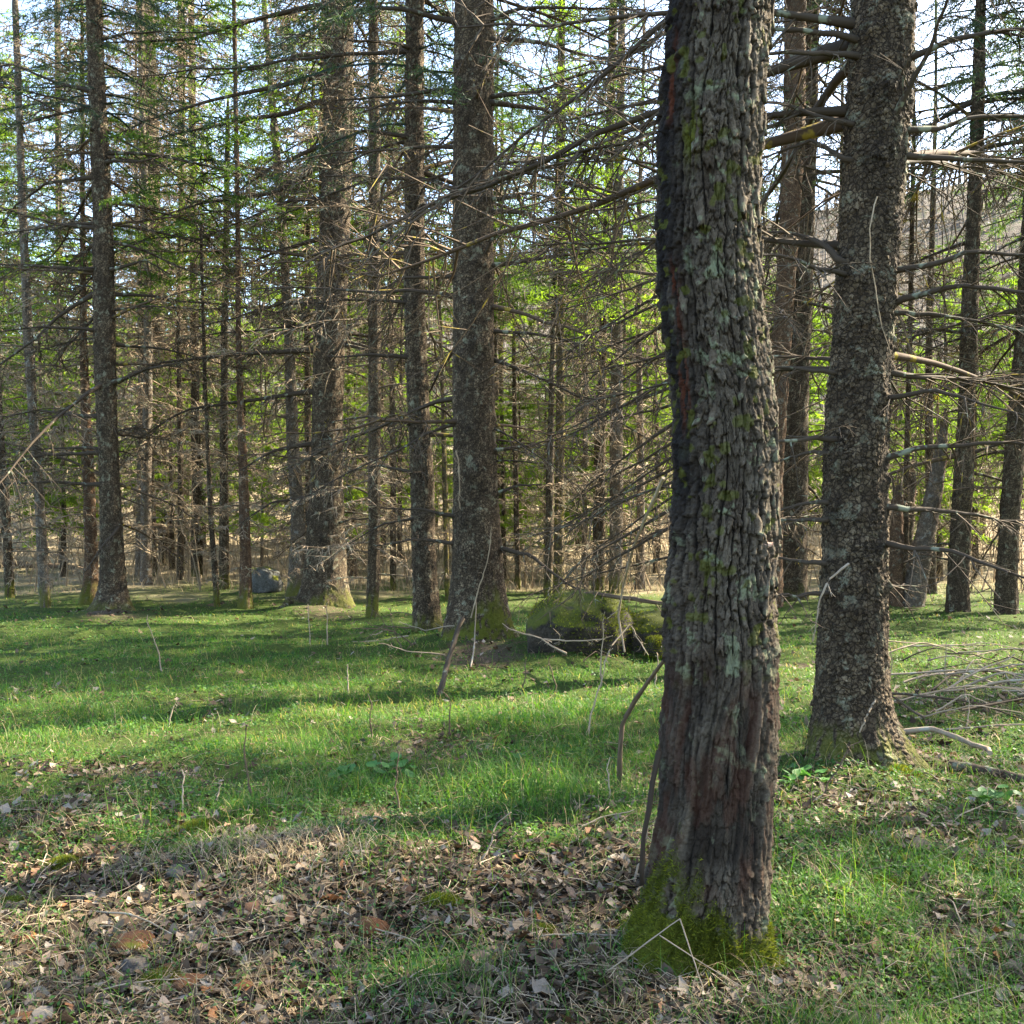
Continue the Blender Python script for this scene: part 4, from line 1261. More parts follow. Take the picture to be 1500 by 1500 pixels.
log_Y = 2250 / (852 - HZ)
limb('fallen_log', [W(-40, 828, log_Y), W(60, 830, log_Y), W(150, 838, log_Y - .3)], .17, M_STICK_D, 'grey fallen log lying across the left background', 'log', None, .85, 14)
st = W(640, 1018, 11.)
limb('leaning_stick', [on_floor(640, 1018, -.05), W(660, 960, 10.), W(678, 906, 10.3)], .030, M_TWIG, 'short thick broken stick planted aslant in the grass before the middle trunks', 'stick', None, .75, 10, 14, .003)
limb('dead_sapling', [on_floor(906, 1150, -.03), W(908, 1100, 5.95), W(913, 1058, 5.9), W(930, 1028, 5.8), W(966, 980, 5.5), W(985, 955, 5.3)], .016, M_STICK_D, 'curved reddish brown dead sapling arching towards the left side of the old trunk', 'sapling', None, .6, 8, 20, .003)
limb('bark_strip', [W(966, 1100, YA), W(952, 1180, YA - .05), W(944, 1215, YA - .05), W(936, 1290, YA - .1), on_floor(935, 1300, 0)], .010, M_STICK_DARK, 'dark hanging stick leaning on the left flank of the old trunk', 'stick', None, .6)
limb('fallen_branch', [W(780, 895, 13.), W(860, 868, 12.5), W(920, 878, 12.), W(985, 888, 11.)], .03, M_STICK_D, 'long brown fallen branch lying across the top of the mossy boulder', 'branch', None, .7, 8, 18, .008, None, 8)
limb('fallen_branch', [W(972, 700, 10.), W(945, 760, 10.6), W(925, 810, 11.), W(912, 860, 11.5), W(905, 900, 11.7), W(915, 955, 11.5)], .018, M_STICK, 'pale bent dead branch propped against the boulder beside the old trunk', 'branch', None, .6, 7, 20, .006, None, 10)
limb('fallen_branch', [W(880, 985, 11.4), W(895, 950, 11.4), W(925, 915, 11.6), W(950, 960, 11.4)], .010, M_STICK, 'small tangle of white bare twigs in front of the boulder', 'branch', None, .5, 6, 14, .01, None, 12)
limb('fallen_branch', [on_floor(1310, 1082, .06), on_floor(1370, 1084, .07), on_floor(1420, 1100, .06), on_floor(1450, 1115, .05)], .024, M_STICK, 'pale barkless branch on the floor right of the big spruce foot', 'branch', None, .7, 8, 16, .006, None, 4)
limb('fallen_log', [on_floor(1390, 1135, .02), on_floor(1440, 1142, .02), on_floor(1520, 1155, .02)], .036, M_TWIG, 'half buried brown log at the right edge beyond the spruce roots', 'log', None, .8, 12)
limb('grass_stem', [W(815, 1475, YA - .12), W(905, 1412, YA - .15), W(996, 1346, YA - .17)], .0035, M_STICK, 'long pale dry stem rising to the right across the mossy foot of the old trunk', 'stem', None, .5, 6, 14, .001)
limb('grass_stem', [W(996, 1346, YA - .17), W(1015, 1400, YA - .2), W(1034, 1462, YA - .22)], .0025, M_STICK, 'short dry stem bending down in front of the mossy foot of the old trunk', 'stem', None, .6, 5, 12, .001)
limb('grass_stem', [W(966, 1370, YA - .16), W(1030, 1412, YA - .18), W(1090, 1448, YA - .2), W(1115, 1458, YA - .2)], .0025, M_STICK, 'thin dry stem sloping down to the right across the mossy foot of the old trunk', 'stem', None, .5, 5, 12, .001)
limb('twig', [W(1120, 1140, 6.), W(1180, 1150, 6.), W(1240, 1175, 5.9)], .006, M_STICK, 'thin bent twig at the left of the big spruce foot', 'twig', None, .5)
limb('twig', [W(1282, 1024, YB - .32), W(1270, 1050, YB - .35), W(1259, 1073, YB - .33)], .007, M_STICK, 'short white twig hanging on the foot of the right-hand spruce', 'twig', None, .6)
limb('twig', [W(1243, 826, YB - .25), W(1212, 850, YB - .35), W(1200, 880, YB - .35), W(1190, 940, YB - .3)], .008, M_STICK, 'pale broken twig dangling from the lower left of the right-hand spruce', 'twig', None, .4, 6, 14, .004, None, 5)
limb('twig', [W(1285, 288, YB - .3), W(1274, 335, YB - .36), W(1275, 380, YB - .36), W(1285, 430, YB - .34), W(1292, 480, YB - .32), W(1305, 520, YB - .3)], .0045, M_BRUSH, 'long pale hanging twig on the upper face of the right-hand spruce', 'twig', None, .4, 6, 18, .003)
for pts, lb in (([(690, 905), (703, 850), (718, 800), (720, 770)], 'pale crooked dead stem standing before the thick middle trunk'),
                ([(668, 660), (672, 690), (674, 745)], 'white twig hanging on the left face of the thick middle trunk')):
    limb('twig', [W(a, b_, 13.2) for a, b_ in pts], .011, M_BRUSH, lb, 'twig', None, .5, 6, 14, .01, None, 4)
limb('grass_stem', [on_floor(690, 978, 0), W(693, 940, 12.), W(697, 880, 11.9)], .012, M_STICK, 'upright yellowish stem beside the foot of the thick middle trunk', 'stem', None, .4)

STALK = [(815, 1010, 955, -4), (862, 1075, 940, 10), (880, 1000, 880, 12), (543, 1085, 985, -8), (270, 1190, 1135, -4), (310, 1185, 1150, 2), (373, 1165, 1060, -3), (238, 985, 900, 0), (960, 1000, 960, 0), (1130, 1010, 965, 5), (1415, 1075, 1010, 2), (1300, 1015, 900, -10),
         (1205, 1180, 1075, 6), (895, 1180, 1095, 4), (1250, 1060, 1035, 3), (140, 1060, 1018, -6), (250, 1060, 1025, 4), (700, 1270, 1200, 20), (660, 1080, 990, 3), (480, 950, 890, 2), (455, 940, 885, -3), (585, 1195, 1110, 4), (1390, 1010, 945, -4), (930, 1300, 1180, 8), (760, 1010, 960, 5), (510, 1020, 960, 3)]
for k, (px, by, ty, lx) in enumerate(STALK):
    lx = lx * 1.6 + rng.normal(0, 12)
    ty = by - (by - ty) * rng.uniform(.6, 1.15)
    b0 = on_floor(px, by, -.02)
    t = W(px + lx, ty, b0[1] + rng.uniform(-.1, .1))
    mid = (b0 + t) / 2 + rng.normal(0, .015, 3)
    s_ = b0[1] / 10
    limb('dry_stalk', [b0, mid, t], .0045 + .004 * s_, M_STICK if k % 3 else M_STICK_D, 'thin dry stalk standing upright in the grass', 'stalk', 'dry stalks standing in the grass', .4, 5, 10, .012, None, 6, 1.6)

# brush heap on the right bank
for k in range(46):
    px, py = rng.uniform(1290, 1530), rng.uniform(945, 1075)
    a = on_floor(px, py, rng.uniform(.02, .22))
    an = rng.normal(0, .5) + (0 if rng.random() < .7 else 1.2)
    L = rng.uniform(.5, 1.7)
    b_ = a + np.array([math.cos(an) * L, math.sin(an) * L * .7, rng.normal(0, .10)])
    b_[2] = max(b_[2], float(hgt(b_[0], b_[1])) + .02)
    limb('brush_stick', [a, (a + b_) / 2 + np.array([0, 0, rng.uniform(0, .12)]), b_], rng.uniform(.006, .014), M_STICK if rng.random() < .6 else M_TWIG, 'bare grey stick of the brush heap on the right-hand bank', 'stick', 'sticks of the brush heap', .4, 5, 10, .01, None, 7)
for k in range(34):
    px, py = (rng.uniform(770, 985), rng.uniform(925, 985)) if k < 22 else (rng.uniform(560, 760), rng.uniform(925, 975))
    a = on_floor(px, py, rng.uniform(.03, .3))
    an = rng.uniform(0, 6.28)
    L = rng.uniform(.3, 1.1)
    b_ = a + np.array([math.cos(an) * L, math.sin(an) * L * .6, rng.normal(.05, .22)])
    b_[2] = max(b_[2], float(hgt(b_[0], b_[1])) + .02)
    limb('dead_stick', [a, (a + b_) / 2 + rng.normal(0, .05, 3), b_], rng.uniform(.006, .013), M_STICK if k % 3 == 0 else M_STICK_D, 'bare dead stick lying in the debris between the middle trunks and the boulder', 'stick', 'dead sticks in the debris by the boulder', .4, 5, 10, .012, None, 8)
# scattered sticks in the litter
for k in range(60):
    px, py = (rng.uniform(0, 940), rng.uniform(1200, 1500)) if k < 38 else (rng.uniform(1140, 1500), rng.uniform(1130, 1490))
    a = on_floor(px, py, rng.uniform(.008, .03))
    an = rng.normal(0.3, .7)
    L = rng.uniform(.12, .5)
    b_ = a + np.array([math.cos(an) * L, math.sin(an) * L, 0])
    b_[2] = float(hgt(b_[0], b_[1])) + rng.uniform(.006, .04)
    limb('fallen_twig', [a, (a + b_) / 2 + rng.normal(0, .015, 3) + np.array([0, 0, .012]), b_], rng.uniform(.0022, .0055), M_STICK if rng.random() < .65 else M_STICK_D, 'thin dry twig lying among the dead leaves of the floor', 'twig', 'twigs lying in the litter', .5, 5, 9, .004, None, 3 if k % 4 == 0 else 0, 1.)


# ---------------------------------------------------------------- rocks and stones
def rock(name, loc, size, mat, label, cat, seed, sub=5, rough=.35, group=None, flat=.0):
    import bmesh
    bm = bmesh.new()
    bmesh.ops.create_icosphere(bm, subdivisions=sub, radius=1)
    co = np.array([v_.co[:] for v_ in bm.verts])
    d = 1 + rough * (fbm(co[:, 0] * 1.2 + seed, co[:, 1] * 1.2 + 3, co[:, 2] * 1.2 + 7, 3) - .5) * 2 + .22 * (fbm(co[:, 0] * 5 + seed, co[:, 1] * 5, co[:, 2] * 5, 4) - .5)
    co = co * d[:, None]
    co = np.sign(co) * np.abs(co) ** .85
    co[:, 2] = np.where(co[:, 2] < -.4, -.4 + (co[:, 2] + .4) * .3, co[:, 2])
    if sub >= 4:
        rf = np.random.default_rng(int(seed * 100))
        for _ in range(6):
            nv_ = unit(rf.normal(0, 1, 3) * np.array([1, 1, .8]))
            ex = np.maximum(co @ nv_ - rf.uniform(.66, .9), 0)
            co = co - .6 * ex[:, None] * nv_[None]
    co = co * np.array(size)
    for v_, c in zip(bm.verts, co):
        v_.co = c
    me = bpy.data.meshes.new(name)
    bm.to_mesh(me)
    bm.free()
    me.polygons.foreach_set('use_smooth', np.full(len(me.polygons), True))
    me.materials.append(mat)
    o = bpy.data.objects.new(name, me)
    COL.objects.link(o)
    o.location = loc
    o.rotation_euler = (0, 0, seed)
    if label:
        tag(o, label, cat, group)
    return o, co


def moss_on(o, co, n, length, mat=M_MOSS, zmin=.0, thr=.5, wid=.004):
    """moss shoots on the upper side of a rock"""
    nn = fbm(co[:, 0] * 2.2 + 5, co[:, 1] * 2.2, co[:, 2] * 2.2, 3)
    wgt = (co[:, 2] > zmin) * sst(thr - .08, thr + .08, nn)
    if wgt.sum() <= 0:
        return
    s = rng.choice(len(co), n, p=wgt / wgt.sum())
    P = co[s] + rng.normal(0, .02 * np.abs(co).max(), (n, 3)) * np.array([1, 1, .3])
    return fuzz('moss', P, unit(co[s]), length, mat, o, wid, (0, 0, 0), .6)


bx, by = G(858, 968)
o, co = rock('mossy_boulder', (bx + .0, by + .8, .16), (.80, .66, .62), M_ROCK, 'large moss-covered boulder between the thick middle trunk and the old foreground trunk', 'boulder', 1.3, 5, .3)
moss_on(o, co, 4000, .028, zmin=-.1, thr=.57, wid=.006)
o, co = rock('mossy_rock', (bx + 1.05, by + .9, .12), (.75, .6, .42), M_ROCK, 'lower mossy rock joining the boulder on its right, partly behind the old trunk', 'rock', 4.1, 4, .3)
moss_on(o, co, 3500, .028, zmin=-.05, thr=.5, wid=.006)
mx_, my_ = G(962, 965)
o, co = rock('moss_cushion', (mx_, my_ - .1, .12), (.16, .16, .16), M_ROCK, 'round yellow-green moss cushion at the left edge of the old trunk below the rocks', 'moss', 2.2, 4, .12)
moss_on(o, co, 5000, .02, zmin=-.2, thr=.1, wid=.005)
gx, gy = G(385, 872)
rock('grey_rock', (gx, gy, .28), (.55, .4, .42), M_ROCK_G, 'grey rock behind the thin pale-footed trunk left of the stout leaning trunk', 'rock', 5.5, 4, .35)
STONES = [(190, 1392, 40, 'rusty orange flat stone lying left in the foreground litter', 1), (38, 1385, 22, 'small rusty stone at the left edge of the litter', 1), (275, 1442, 34, 'orange stone beside the moss patch at the bottom left', 1), (245, 1425, 26, 'brown mossy stone just left of the orange one at the bottom', 1),
          (35, 1485, 30, 'rusty stone in the bottom left corner', 1), (280, 1388, 20, 'round grey stone right of the rusty flat stone', 0), (262, 1292, 26, 'dull brown stone half buried under the dry grass tuft', 0), (20, 1425, 26, 'pale grey stone near the lower left corner', 0),
          (540, 1372, 34, 'brown flat stone left of the bright moss tuft in the litter', 1), (150, 1460, 20, 'grey round stone near the bottom left', 0), (75, 1400, 18, 'small grey stone between the rusty ones at the left', 0), (410, 1420, 24, 'brownish stone in the middle of the bottom litter', 1),
          (205, 1415, 30, 'dull dark stone below the rusty flat stone', 0)]
for k, (px, py, sz, lab, rust) in enumerate(STONES):
    p = on_floor(px, py)
    s = sz / F * p[1]
    rock('stone', (p[0], p[1], p[2] + s * .02), (s * .9, s * .75, s * .5), M_STONE_O if rust else M_STONE_G, lab, 'stone', k * 1.9, 4, .6)
MOSSY = [(648, 1338, 34, 'bright yellow-green moss tuft in the middle of the leaf litter'), (800, 1372, 30, 'yellow moss tuft left of the old trunk foot'), (90, 1268, 20, 'small golden moss clump at the left'), (1295, 1305, 30, 'golden moss clump on the floor right of the old trunk'),
         (285, 1215, 28, 'dark olive moss patch in the shaded grass on the left'), (235, 1440, 40, 'low moss patch around the stones at the bottom left'), (20, 1320, 36, 'moss patch at the left edge of the litter'), (1320, 1150, 26, 'moss clump before the right root of the big spruce')]
for k, (px, py, sz, lab) in enumerate(MOSSY):
    p = on_floor(px, py)
    s = sz / F * p[1]
    n = 2600
    a, rr = rng.uniform(0, 6.28, n), np.sqrt(rng.random(n)) * s * (1 + .35 * np.sin(3 * rng.uniform(0, 6.28, n)))
    X, Yy = rr * np.cos(a), rr * np.sin(a) * .9
    P = np.stack([X, Yy, .3 * s * np.maximum(0, 1 - (rr / s) ** 2)], 1)
    P[:, 2] += hgt(p[0] + P[:, 0], p[1] + P[:, 1]) - p[2]
    o = fuzz('moss_clump', P, np.tile([0, 0, 1.], (n, 1)), .02, M_MOSS, None, .0022)
    del o['kind']
    o.location = p
    tag(o, lab, 'moss')


# ---------------------------------------------------------------- dead leaves
def leaf_arrays(n_seg=4, curl=1., jag=.1):
    s = np.linspace(0, 1, n_seg + 1)
    wd = np.sin(np.pi * np.clip(s * .94 + .03, 0, 1)) ** .8 * (.32 + .12 * rng.random()) * (1 + jag * rng.normal(0, 1, n_seg + 1))
    wd2 = wd * (1 + .12 * rng.normal(0, 1, n_seg + 1))
    fold = rng.uniform(-.1, .55) * curl
    bend = rng.uniform(-.5, .6) * curl
    x = s - .5
    zc = bend * x ** 2 + .05 * rng.normal(0, 1, n_seg + 1) * curl
    mid = np.stack([x, np.zeros_like(s), zc], 1)
    lf = np.stack([x + .03, wd * (1 - .3 * abs(fold)), zc + wd * fold + .06 * curl * rng.normal(0, 1, n_seg + 1)], 1)
    rg = np.stack([x + .03, -wd2 * (1 - .3 * abs(fold)), zc + wd2 * fold * rng.uniform(.2, 1.2) + .06 * curl * rng.normal(0, 1, n_seg + 1)], 1)
    V = np.concatenate([mid, lf, rg])
    n = n_seg + 1
    q = []
    for k in range(n_seg):
        q += [[k, k + 1, n + k + 1, n + k], [k + 1, k, 2 * n + k, 2 * n + k + 1]]
    return V, np.array(q)


LEAF = []
for k in range(14):
    V, q = leaf_arrays(5, 1.0)
    o = build('fallen_leaf', V, (q, None), M_LEAF, None, True)
    LEAF.append(o.data)
    bpy.data.objects.remove(o)


def leaf_w(x, y):
    g_ = green(x, y)
    return np.clip(1 - g_ * .95, .04, 1)


cand = []
while len(cand) < 298:
    px, py = rng.uniform(-5, 1505), 1500 - 330 * rng.random() ** 1.3
    if 900 < px < 1140 and py < 1460:
        continue
    if px > 1130 and rng.random() < .35:
        continue
    x, y = G(px, py)
    if rng.random() > leaf_w(x, y) ** 1.3 + .05:
        continue
    cand.append((x, y))
for k, (x, y) in enumerate(cand):
    s = rng.uniform(.04, .085) if k > 30 else rng.uniform(.08, .115)
    o = mesh_obj('fallen_leaf', LEAF[k % 14], None, (x, y, float(hgt(x, y)) + .012 + .02 * rng.random()), (rng.normal(0, .35), rng.normal(0, .35), rng.uniform(0, 6.28)), s)
    tag(o, 'curled dry brown leaf lying on the leaf litter in the foreground', 'leaf', 'dead leaves strewn over the floor')


def scatter(n, pyf, wf, xr=(-60, 1560)):
    xs_, ys_ = [], []
    tot = 0
    while tot < n:
        m_ = n * 2
        py = pyf(m_)
        px = rng.uniform(xr[0], xr[1], m_)
        Y = F * CAMH / (py - HZ)
        X = (px - 750) / F * Y
        keep = rng.random(m_) < wf(X, Y)
        keep &= np.hypot(X - old.location.x, Y - old.location.y) > .20
        keep &= np.hypot(X - treeB.location.x, Y - treeB.location.y) > .24
        xs_.append(X[keep])
        ys_.append(Y[keep])
        tot += keep.sum()
    return np.concatenate(xs_)[:n], np.concatenate(ys_)[:n]


# many small leaves and leaf bits: one litter object
TL = [leaf_arrays(2, 1.1, .2) for _ in range(10)]
nL = 22000
X, Y = scatter(nL, lambda m_: 1540 - 660 * rng.random(m_) ** 1.1, leaf_w)
g = Geo()
for k in range(10):
    V0, q0 = TL[k]
    ii = np.arange(k, nL, 10)
    n = len(ii)
    s = rng.uniform(.02, .06, n) * (1 + .05 * np.clip(Y[ii] - 4, 0, 20))
    a, b1, b2 = rng.uniform(0, 6.28, n), rng.normal(0, .4, n), rng.normal(0, .4, n)
    V = V0[None] * s[:, None, None]
    z = V[..., 2] + V[..., 0] * b1[:, None] + V[..., 1] * b2[:, None]
    xx = V[..., 0] * np.cos(a)[:, None] - V[..., 1] * np.sin(a)[:, None] + X[ii][:, None]
    yy = V[..., 0] * np.sin(a)[:, None] + V[..., 1] * np.cos(a)[:, None] + Y[ii][:, None]
    zz_ = z + fine_h(X[ii], Y[ii])[:, None] + .006 + .012 * rng.random(n)[:, None]
    VV = np.stack([xx, yy, zz_], -1).reshape(-1, 3)
    q = (q0[None] + (np.arange(n) * len(V0))[:, None, None]).reshape(-1, 4)
    g.add(VV, q, None, np.repeat(rng.random(n), len(V0)))
nB = 26000
X, Y = scatter(nB, lambda m_: 1540 - 560 * rng.random(m_) ** 1.2, lambda x, y: np.clip(1.1 - .7 * green(x, y), .15, 1))
c = np.stack([X, Y, fine_h(X, Y) + .004 + .01 * rng.random(nB)], 1)
e1 = rng.normal(0, 1, (nB, 3)) * np.array([1, 1, .35])
e2 = np.cross(e1, np.array([0, 0, 1.])) + rng.normal(0, .3, (nB, 3))
e1 = unit(e1) * rng.uniform(.005, .018, (nB, 1)) * (1 + .05 * np.clip(Y - 4, 0, 20))[:, None]
e2 = unit(e2) * rng.uniform(.003, .010, (nB, 1)) * (1 + .05 * np.clip(Y - 4, 0, 20))[:, None]
V = np.stack([c - e1, c - e2, c + e1, c + e2], 1).reshape(-1, 3)
g.add(V, np.arange(nB * 4).reshape(-1, 4), None, np.repeat(rng.random(nB) * .85, 4))
o = g.make('leaf_litter', M_LITTER, None, True)
o['kind'] = 'stuff'
tag(o, 'crumbled brown leaf litter covering the forest floor', 'leaf litter')
# needle and stem fragments
nF = 4500
X, Y = scatter(nF, lambda m_: 1540 - 560 * rng.random(m_) ** 1.1, lambda x, y: np.clip(1.05 - .75 * green(x, y), .1, 1))
a = rng.uniform(0, 6.28, nF)
L = rng.uniform(.03, .14, nF) * (1 + .04 * np.clip(Y - 4, 0, 20))
Zb = fine_h(X, Y) + .012 + .02 * rng.random(nF)
sg = np.array([-.5, 0, .5])
P = np.stack([X[:, None] + np.cos(a)[:, None] * L[:, None] * sg, Y[:, None] + np.sin(a)[:, None] * L[:, None] * sg, Zb[:, None] + rng.normal(0, .012, (nF, 3))], -1)
P[:, 1, :2] += rng.normal(0, .12, (nF, 2)) * L[:, None]
V, q = tubes(P, np.repeat((.0009 + .0011 * rng.random(nF))[:, None] * (1 + .06 * np.clip(Y - 4, 0, 20))[:, None], 3, 1), 3)
g = Geo()
g.add(V, q, None, np.repeat(rng.random(nF), 9))
o = g.make('twig_litter', M_BRUSH, None, True)
o['kind'] = 'stuff'
tag(o, 'fine broken stems and needles strewn over the forest floor', 'litter')


# ---------------------------------------------------------------- grass
def blades(X, Y, H, Wd, lean, rv, seg=2, zoff=-.01, hf=fine_h):
    n = len(X)
    a = rng.uniform(0, 6.28, n)
    yaw = a + np.pi / 2 + rng.normal(0, .5, n)
    s = np.linspace(0, 1, seg + 1)
    hd = np.stack([np.cos(a), np.sin(a)], 1)
    Z0 = hf(X, Y) + zoff
    ang = lean[:, None] * s[None] ** 1.2
    ds = H[:, None] / seg
    fx = np.concatenate([np.zeros((n, 1)), np.cumsum(np.sin(ang[:, 1:]) * ds, 1)], 1)
    fz = np.concatenate([np.zeros((n, 1)), np.cumsum(np.cos(ang[:, 1:]) * ds, 1)], 1)
    C = np.stack([X[:, None] + hd[:, :1] * fx, Y[:, None] + hd[:, 1:] * fx, Z0[:, None] + fz], -1)
    wv = np.stack([np.cos(yaw), np.sin(yaw), np.zeros(n)], 1)
    ws = (1 - .55 * s[:-1])[None, :, None] * Wd[:, None, None] * .5
    Lf = C[:, :-1] - wv[:, None] * ws
    Rt = C[:, :-1] + wv[:, None] * ws
    V = np.concatenate([Lf, Rt, C[:, -1:]], 1)
    nv_ = 2 * seg + 1
    b0 = np.arange(n)[:, None] * nv_
    q = []
    for k in range(seg - 1):
        q.append(np.stack([b0[:, 0] + k, b0[:, 0] + seg + k, b0[:, 0] + seg + k + 1, b0[:, 0] + k + 1], 1))
    t = np.stack([b0[:, 0] + seg - 1, b0[:, 0] + 2 * seg - 1, b0[:, 0] + 2 * seg], 1)
    return V.reshape(-1, 3), np.concatenate(q), t, np.repeat(rv, nv_)


g = Geo()


def clumped(x, y):
    return np.clip(green(x, y) ** 1.2, 0, 1) * (.20 + .80 * sst(.36, .60, .5 * fbm(x * 5, y * 5, 3., 2) + .5 * fbm(x * 1.6, y * 2.4, 13., 3)))


n = 46000
X, Y = scatter(n, lambda m_: 1560 - 460 * rng.random(m_) ** .9, lambda x, y: .05 + .95 * clumped(x, y))
rv = np.clip(.0 + .85 * fbm(X * 1.5, Y * 1.5, 5., 3) + rng.normal(0, .2, n) + .45 * (rng.random(n) < .14), 0, 1)
g.add(*blades(X, Y, rng.uniform(.04, .10, n) * (.45 + 1.1 * vn(X * 2, Y * 2, 8.)), rng.uniform(.0016, .0034, n), rng.uniform(.9, 3., n), rv, 3))
n = 105000
X, Y = scatter(n, lambda m_: 1110 - 250 * rng.random(m_) ** 1.0, lambda x, y: .03 + .97 * clumped(x, y) * (1 - .85 * sst(20, 30, y + 9 * (fbm(x * .7, y * .5, 9., 3) - .5))))
rv = np.clip(.0 + .9 * fbm(X * 1.1, Y * 1.1, 5., 3) + rng.normal(0, .2, n) + .5 * (rng.random(n) < .16), 0, 1)
g.add(*blades(X, Y, rng.uniform(.05, .125, n) * (.45 + 1.1 * vn(X * 1.5, Y * 2., 8.)), rng.uniform(.003, .006, n) * (.45 + Y / 15), rng.uniform(.8, 2.9, n), rv, 2))
# taller single blades
n = 8000
X, Y = scatter(n, lambda m_: 1540 - 600 * rng.random(m_), lambda x, y: .1 + .9 * clumped(x, y))
g.add(*blades(X, Y, rng.uniform(.10, .25, n), rng.uniform(.0018, .0034, n) * (.6 + Y / 11), rng.uniform(.3, 2.6, n), np.clip(rng.normal(.6, .25, n), 0, 1), 4))
for cx, cy, ax_, ay_, n, hh in ((800, 1165, 120, 28, 2200, .24), (520, 1150, 90, 26, 1500, .2), (1330, 1290, 150, 70, 2600, .16), (620, 1440, 120, 40, 1300, .15), (1450, 1430, 90, 60, 1200, .16), (330, 1195, 90, 30, 1300, .15), (800, 1045, 120, 30, 1800, .22), (120, 1050, 120, 25, 1500, .22)):
    qx, qy = cx + ax_ * rng.normal(0, .6, n), cy + ay_ * rng.normal(0, .6, n)
    Y = F * CAMH / (qy - HZ)
    X = (qx - 750) / F * Y
    kp = np.hypot(X - old.location.x, Y - old.location.y) > .21
    X, Y = X[kp], Y[kp]
    n = len(X)
    n2_ = int(n * .55)
    X, Y, n = X[:n2_], Y[:n2_], n2_
    g.add(*blades(X, Y, hh * (.3 + .7 * rng.random(n)), rng.uniform(.002, .0042, n) * (.6 + Y / 11), rng.uniform(.4, 2.4, n), np.clip(rng.normal(.35, .2, n) + .5 * (rng.random(n) < .08), 0, 1), 4))
o = g.make('grass', M_GRASS, None, False)
o['kind'] = 'stuff'
tag(o, 'short bright green grass carpet of the forest floor', 'grass')
g = Geo()
n = 6000
X, Y = scatter(n, lambda m_: 1540 - 650 * rng.random(m_), lambda x, y: .3 + .7 * sst(.42, .6, fbm(x * 1.3, y * 1.3, 21., 3)))
g.add(*blades(X, Y, rng.uniform(.08, .26, n), rng.uniform(.0014, .0026, n) * (.6 + Y / 10), rng.uniform(1.1, 2.9, n), rng.random(n) * .75, 4))
o = g.make('dead_grass', M_DRYGRASS, None, False)
o['kind'] = 'stuff'
tag(o, 'bleached dead grass strands arching through the green grass and litter', 'dry grass')
nW = 46000
X, Y = scatter(nW, lambda m_: 1520 - 620 * rng.random(m_) ** .9, lambda x, y: .04 + .96 * np.clip(green(x, y), 0, 1) * sst(.38, .58, fbm(x * 2.2, y * 2.2, 31., 3)))
sc_ = (.6 + .09 * Y)[:, None]
c = np.stack([X, Y, fine_h(X, Y) + rng.uniform(.01, .055, nW)], 1)
e1 = unit(rng.normal(0, 1, (nW, 3)) * np.array([1, 1, .5])) * rng.uniform(.006, .013, (nW, 1)) * sc_
e2 = unit(np.cross(e1, rng.normal(0, .35, (nW, 3)) + np.array([0, 0, 1.]))) * rng.uniform(.004, .009, (nW, 1)) * sc_
g = Geo()
g.add(np.stack([c - e1, c - e2, c + e1, c + e2], 1).reshape(-1, 3), np.arange(nW * 4).reshape(-1, 4), None, np.repeat(np.clip(fbm(X * 2, Y * 2, 41., 2) * .9 + rng.normal(0, .22, nW), 0, .85), 4))
o = g.make('weeds', M_WEED, None, False)
o['kind'] = 'stuff'
tag(o, 'low leafy weeds and moss shoots growing through the grass', 'weeds')
# dry straw tuft in front of the grass edge, at photo (420, 1265)
g = Geo()
n = 900
p = on_floor(395, 1272)
X, Y = p[0] + rng.normal(0, .26, n), p[1] + rng.normal(0, .16, n)
g.add(*blades(X, Y, rng.uniform(.06, .2, n), rng.uniform(.002, .004, n), rng.uniform(1., 2.6, n), rng.random(n), 4))
o = g.make('straw_tuft', M_DRYGRASS, None, False)
o['kind'] = 'stuff'
tag(o, 'matted pale straw tuft at the edge of the grass on the left', 'dry grass')
g = Geo()
p = on_floor(540, 1205)
n = 260
X, Y = p[0] + rng.normal(0, .08, n), p[1] + rng.normal(0, .06, n)
g.add(*blades(X, Y, rng.uniform(.05, .12, n), rng.uniform(.002, .004, n), rng.uniform(.4, 1.8, n), rng.random(n) * .6, 3))
o = g.make('straw_tuft', M_DRYGRASS, None, False)
o['kind'] = 'stuff'
tag(o, 'small reddish dry tuft in the middle of the grass edge', 'dry grass')

# small leafy herbs
for px, py, nl, lab in ((512, 1140, 34, 'lush little broad-leaved herb in the shaded grass left of centre'), (575, 1135, 22, 'smaller broad-leaved herb right of the lush one'), (1165, 1165, 24, 'fresh green herb between the old trunk and the big spruce'),
                        (1440, 1185, 26, 'bright green herb near the right edge below the log'), (750, 1125, 6, 'single leafed seedling in the shaded grass before the old trunk')):
    p = on_floor(px, py)
    rt = empty('leafy_herb', p, lab, 'plant')
    for k in range(nl):
        V, q = leaf_arrays(4, .5, .05)
        V = V * rng.uniform(.045, .085) * (p[1] / 6)
        o = build('leaf', V, (q, None), M_HERB, rt, True, {'rnd': np.full(len(V), rng.random())})
        a = rng.uniform(0, 6.28)
        rr = rng.uniform(.01, .19)
        o.location = (rr * math.cos(a), rr * math.sin(a), rng.uniform(.03, .1))
        o.rotation_euler = (rng.normal(0, .3), rng.normal(-.1, .3), a)
        stm = np.array([[0, 0, -.02], [rr * .5 * math.cos(a), rr * .5 * math.sin(a), o.location.z * .7], list(o.location)])
        V, q = tubes(resample(stm, 4)[None], np.full((1, 4), .0014), 3)
        s_ = build('stem', V, (q, None), M_HERB, rt, True, {'rnd': np.zeros(len(V))})

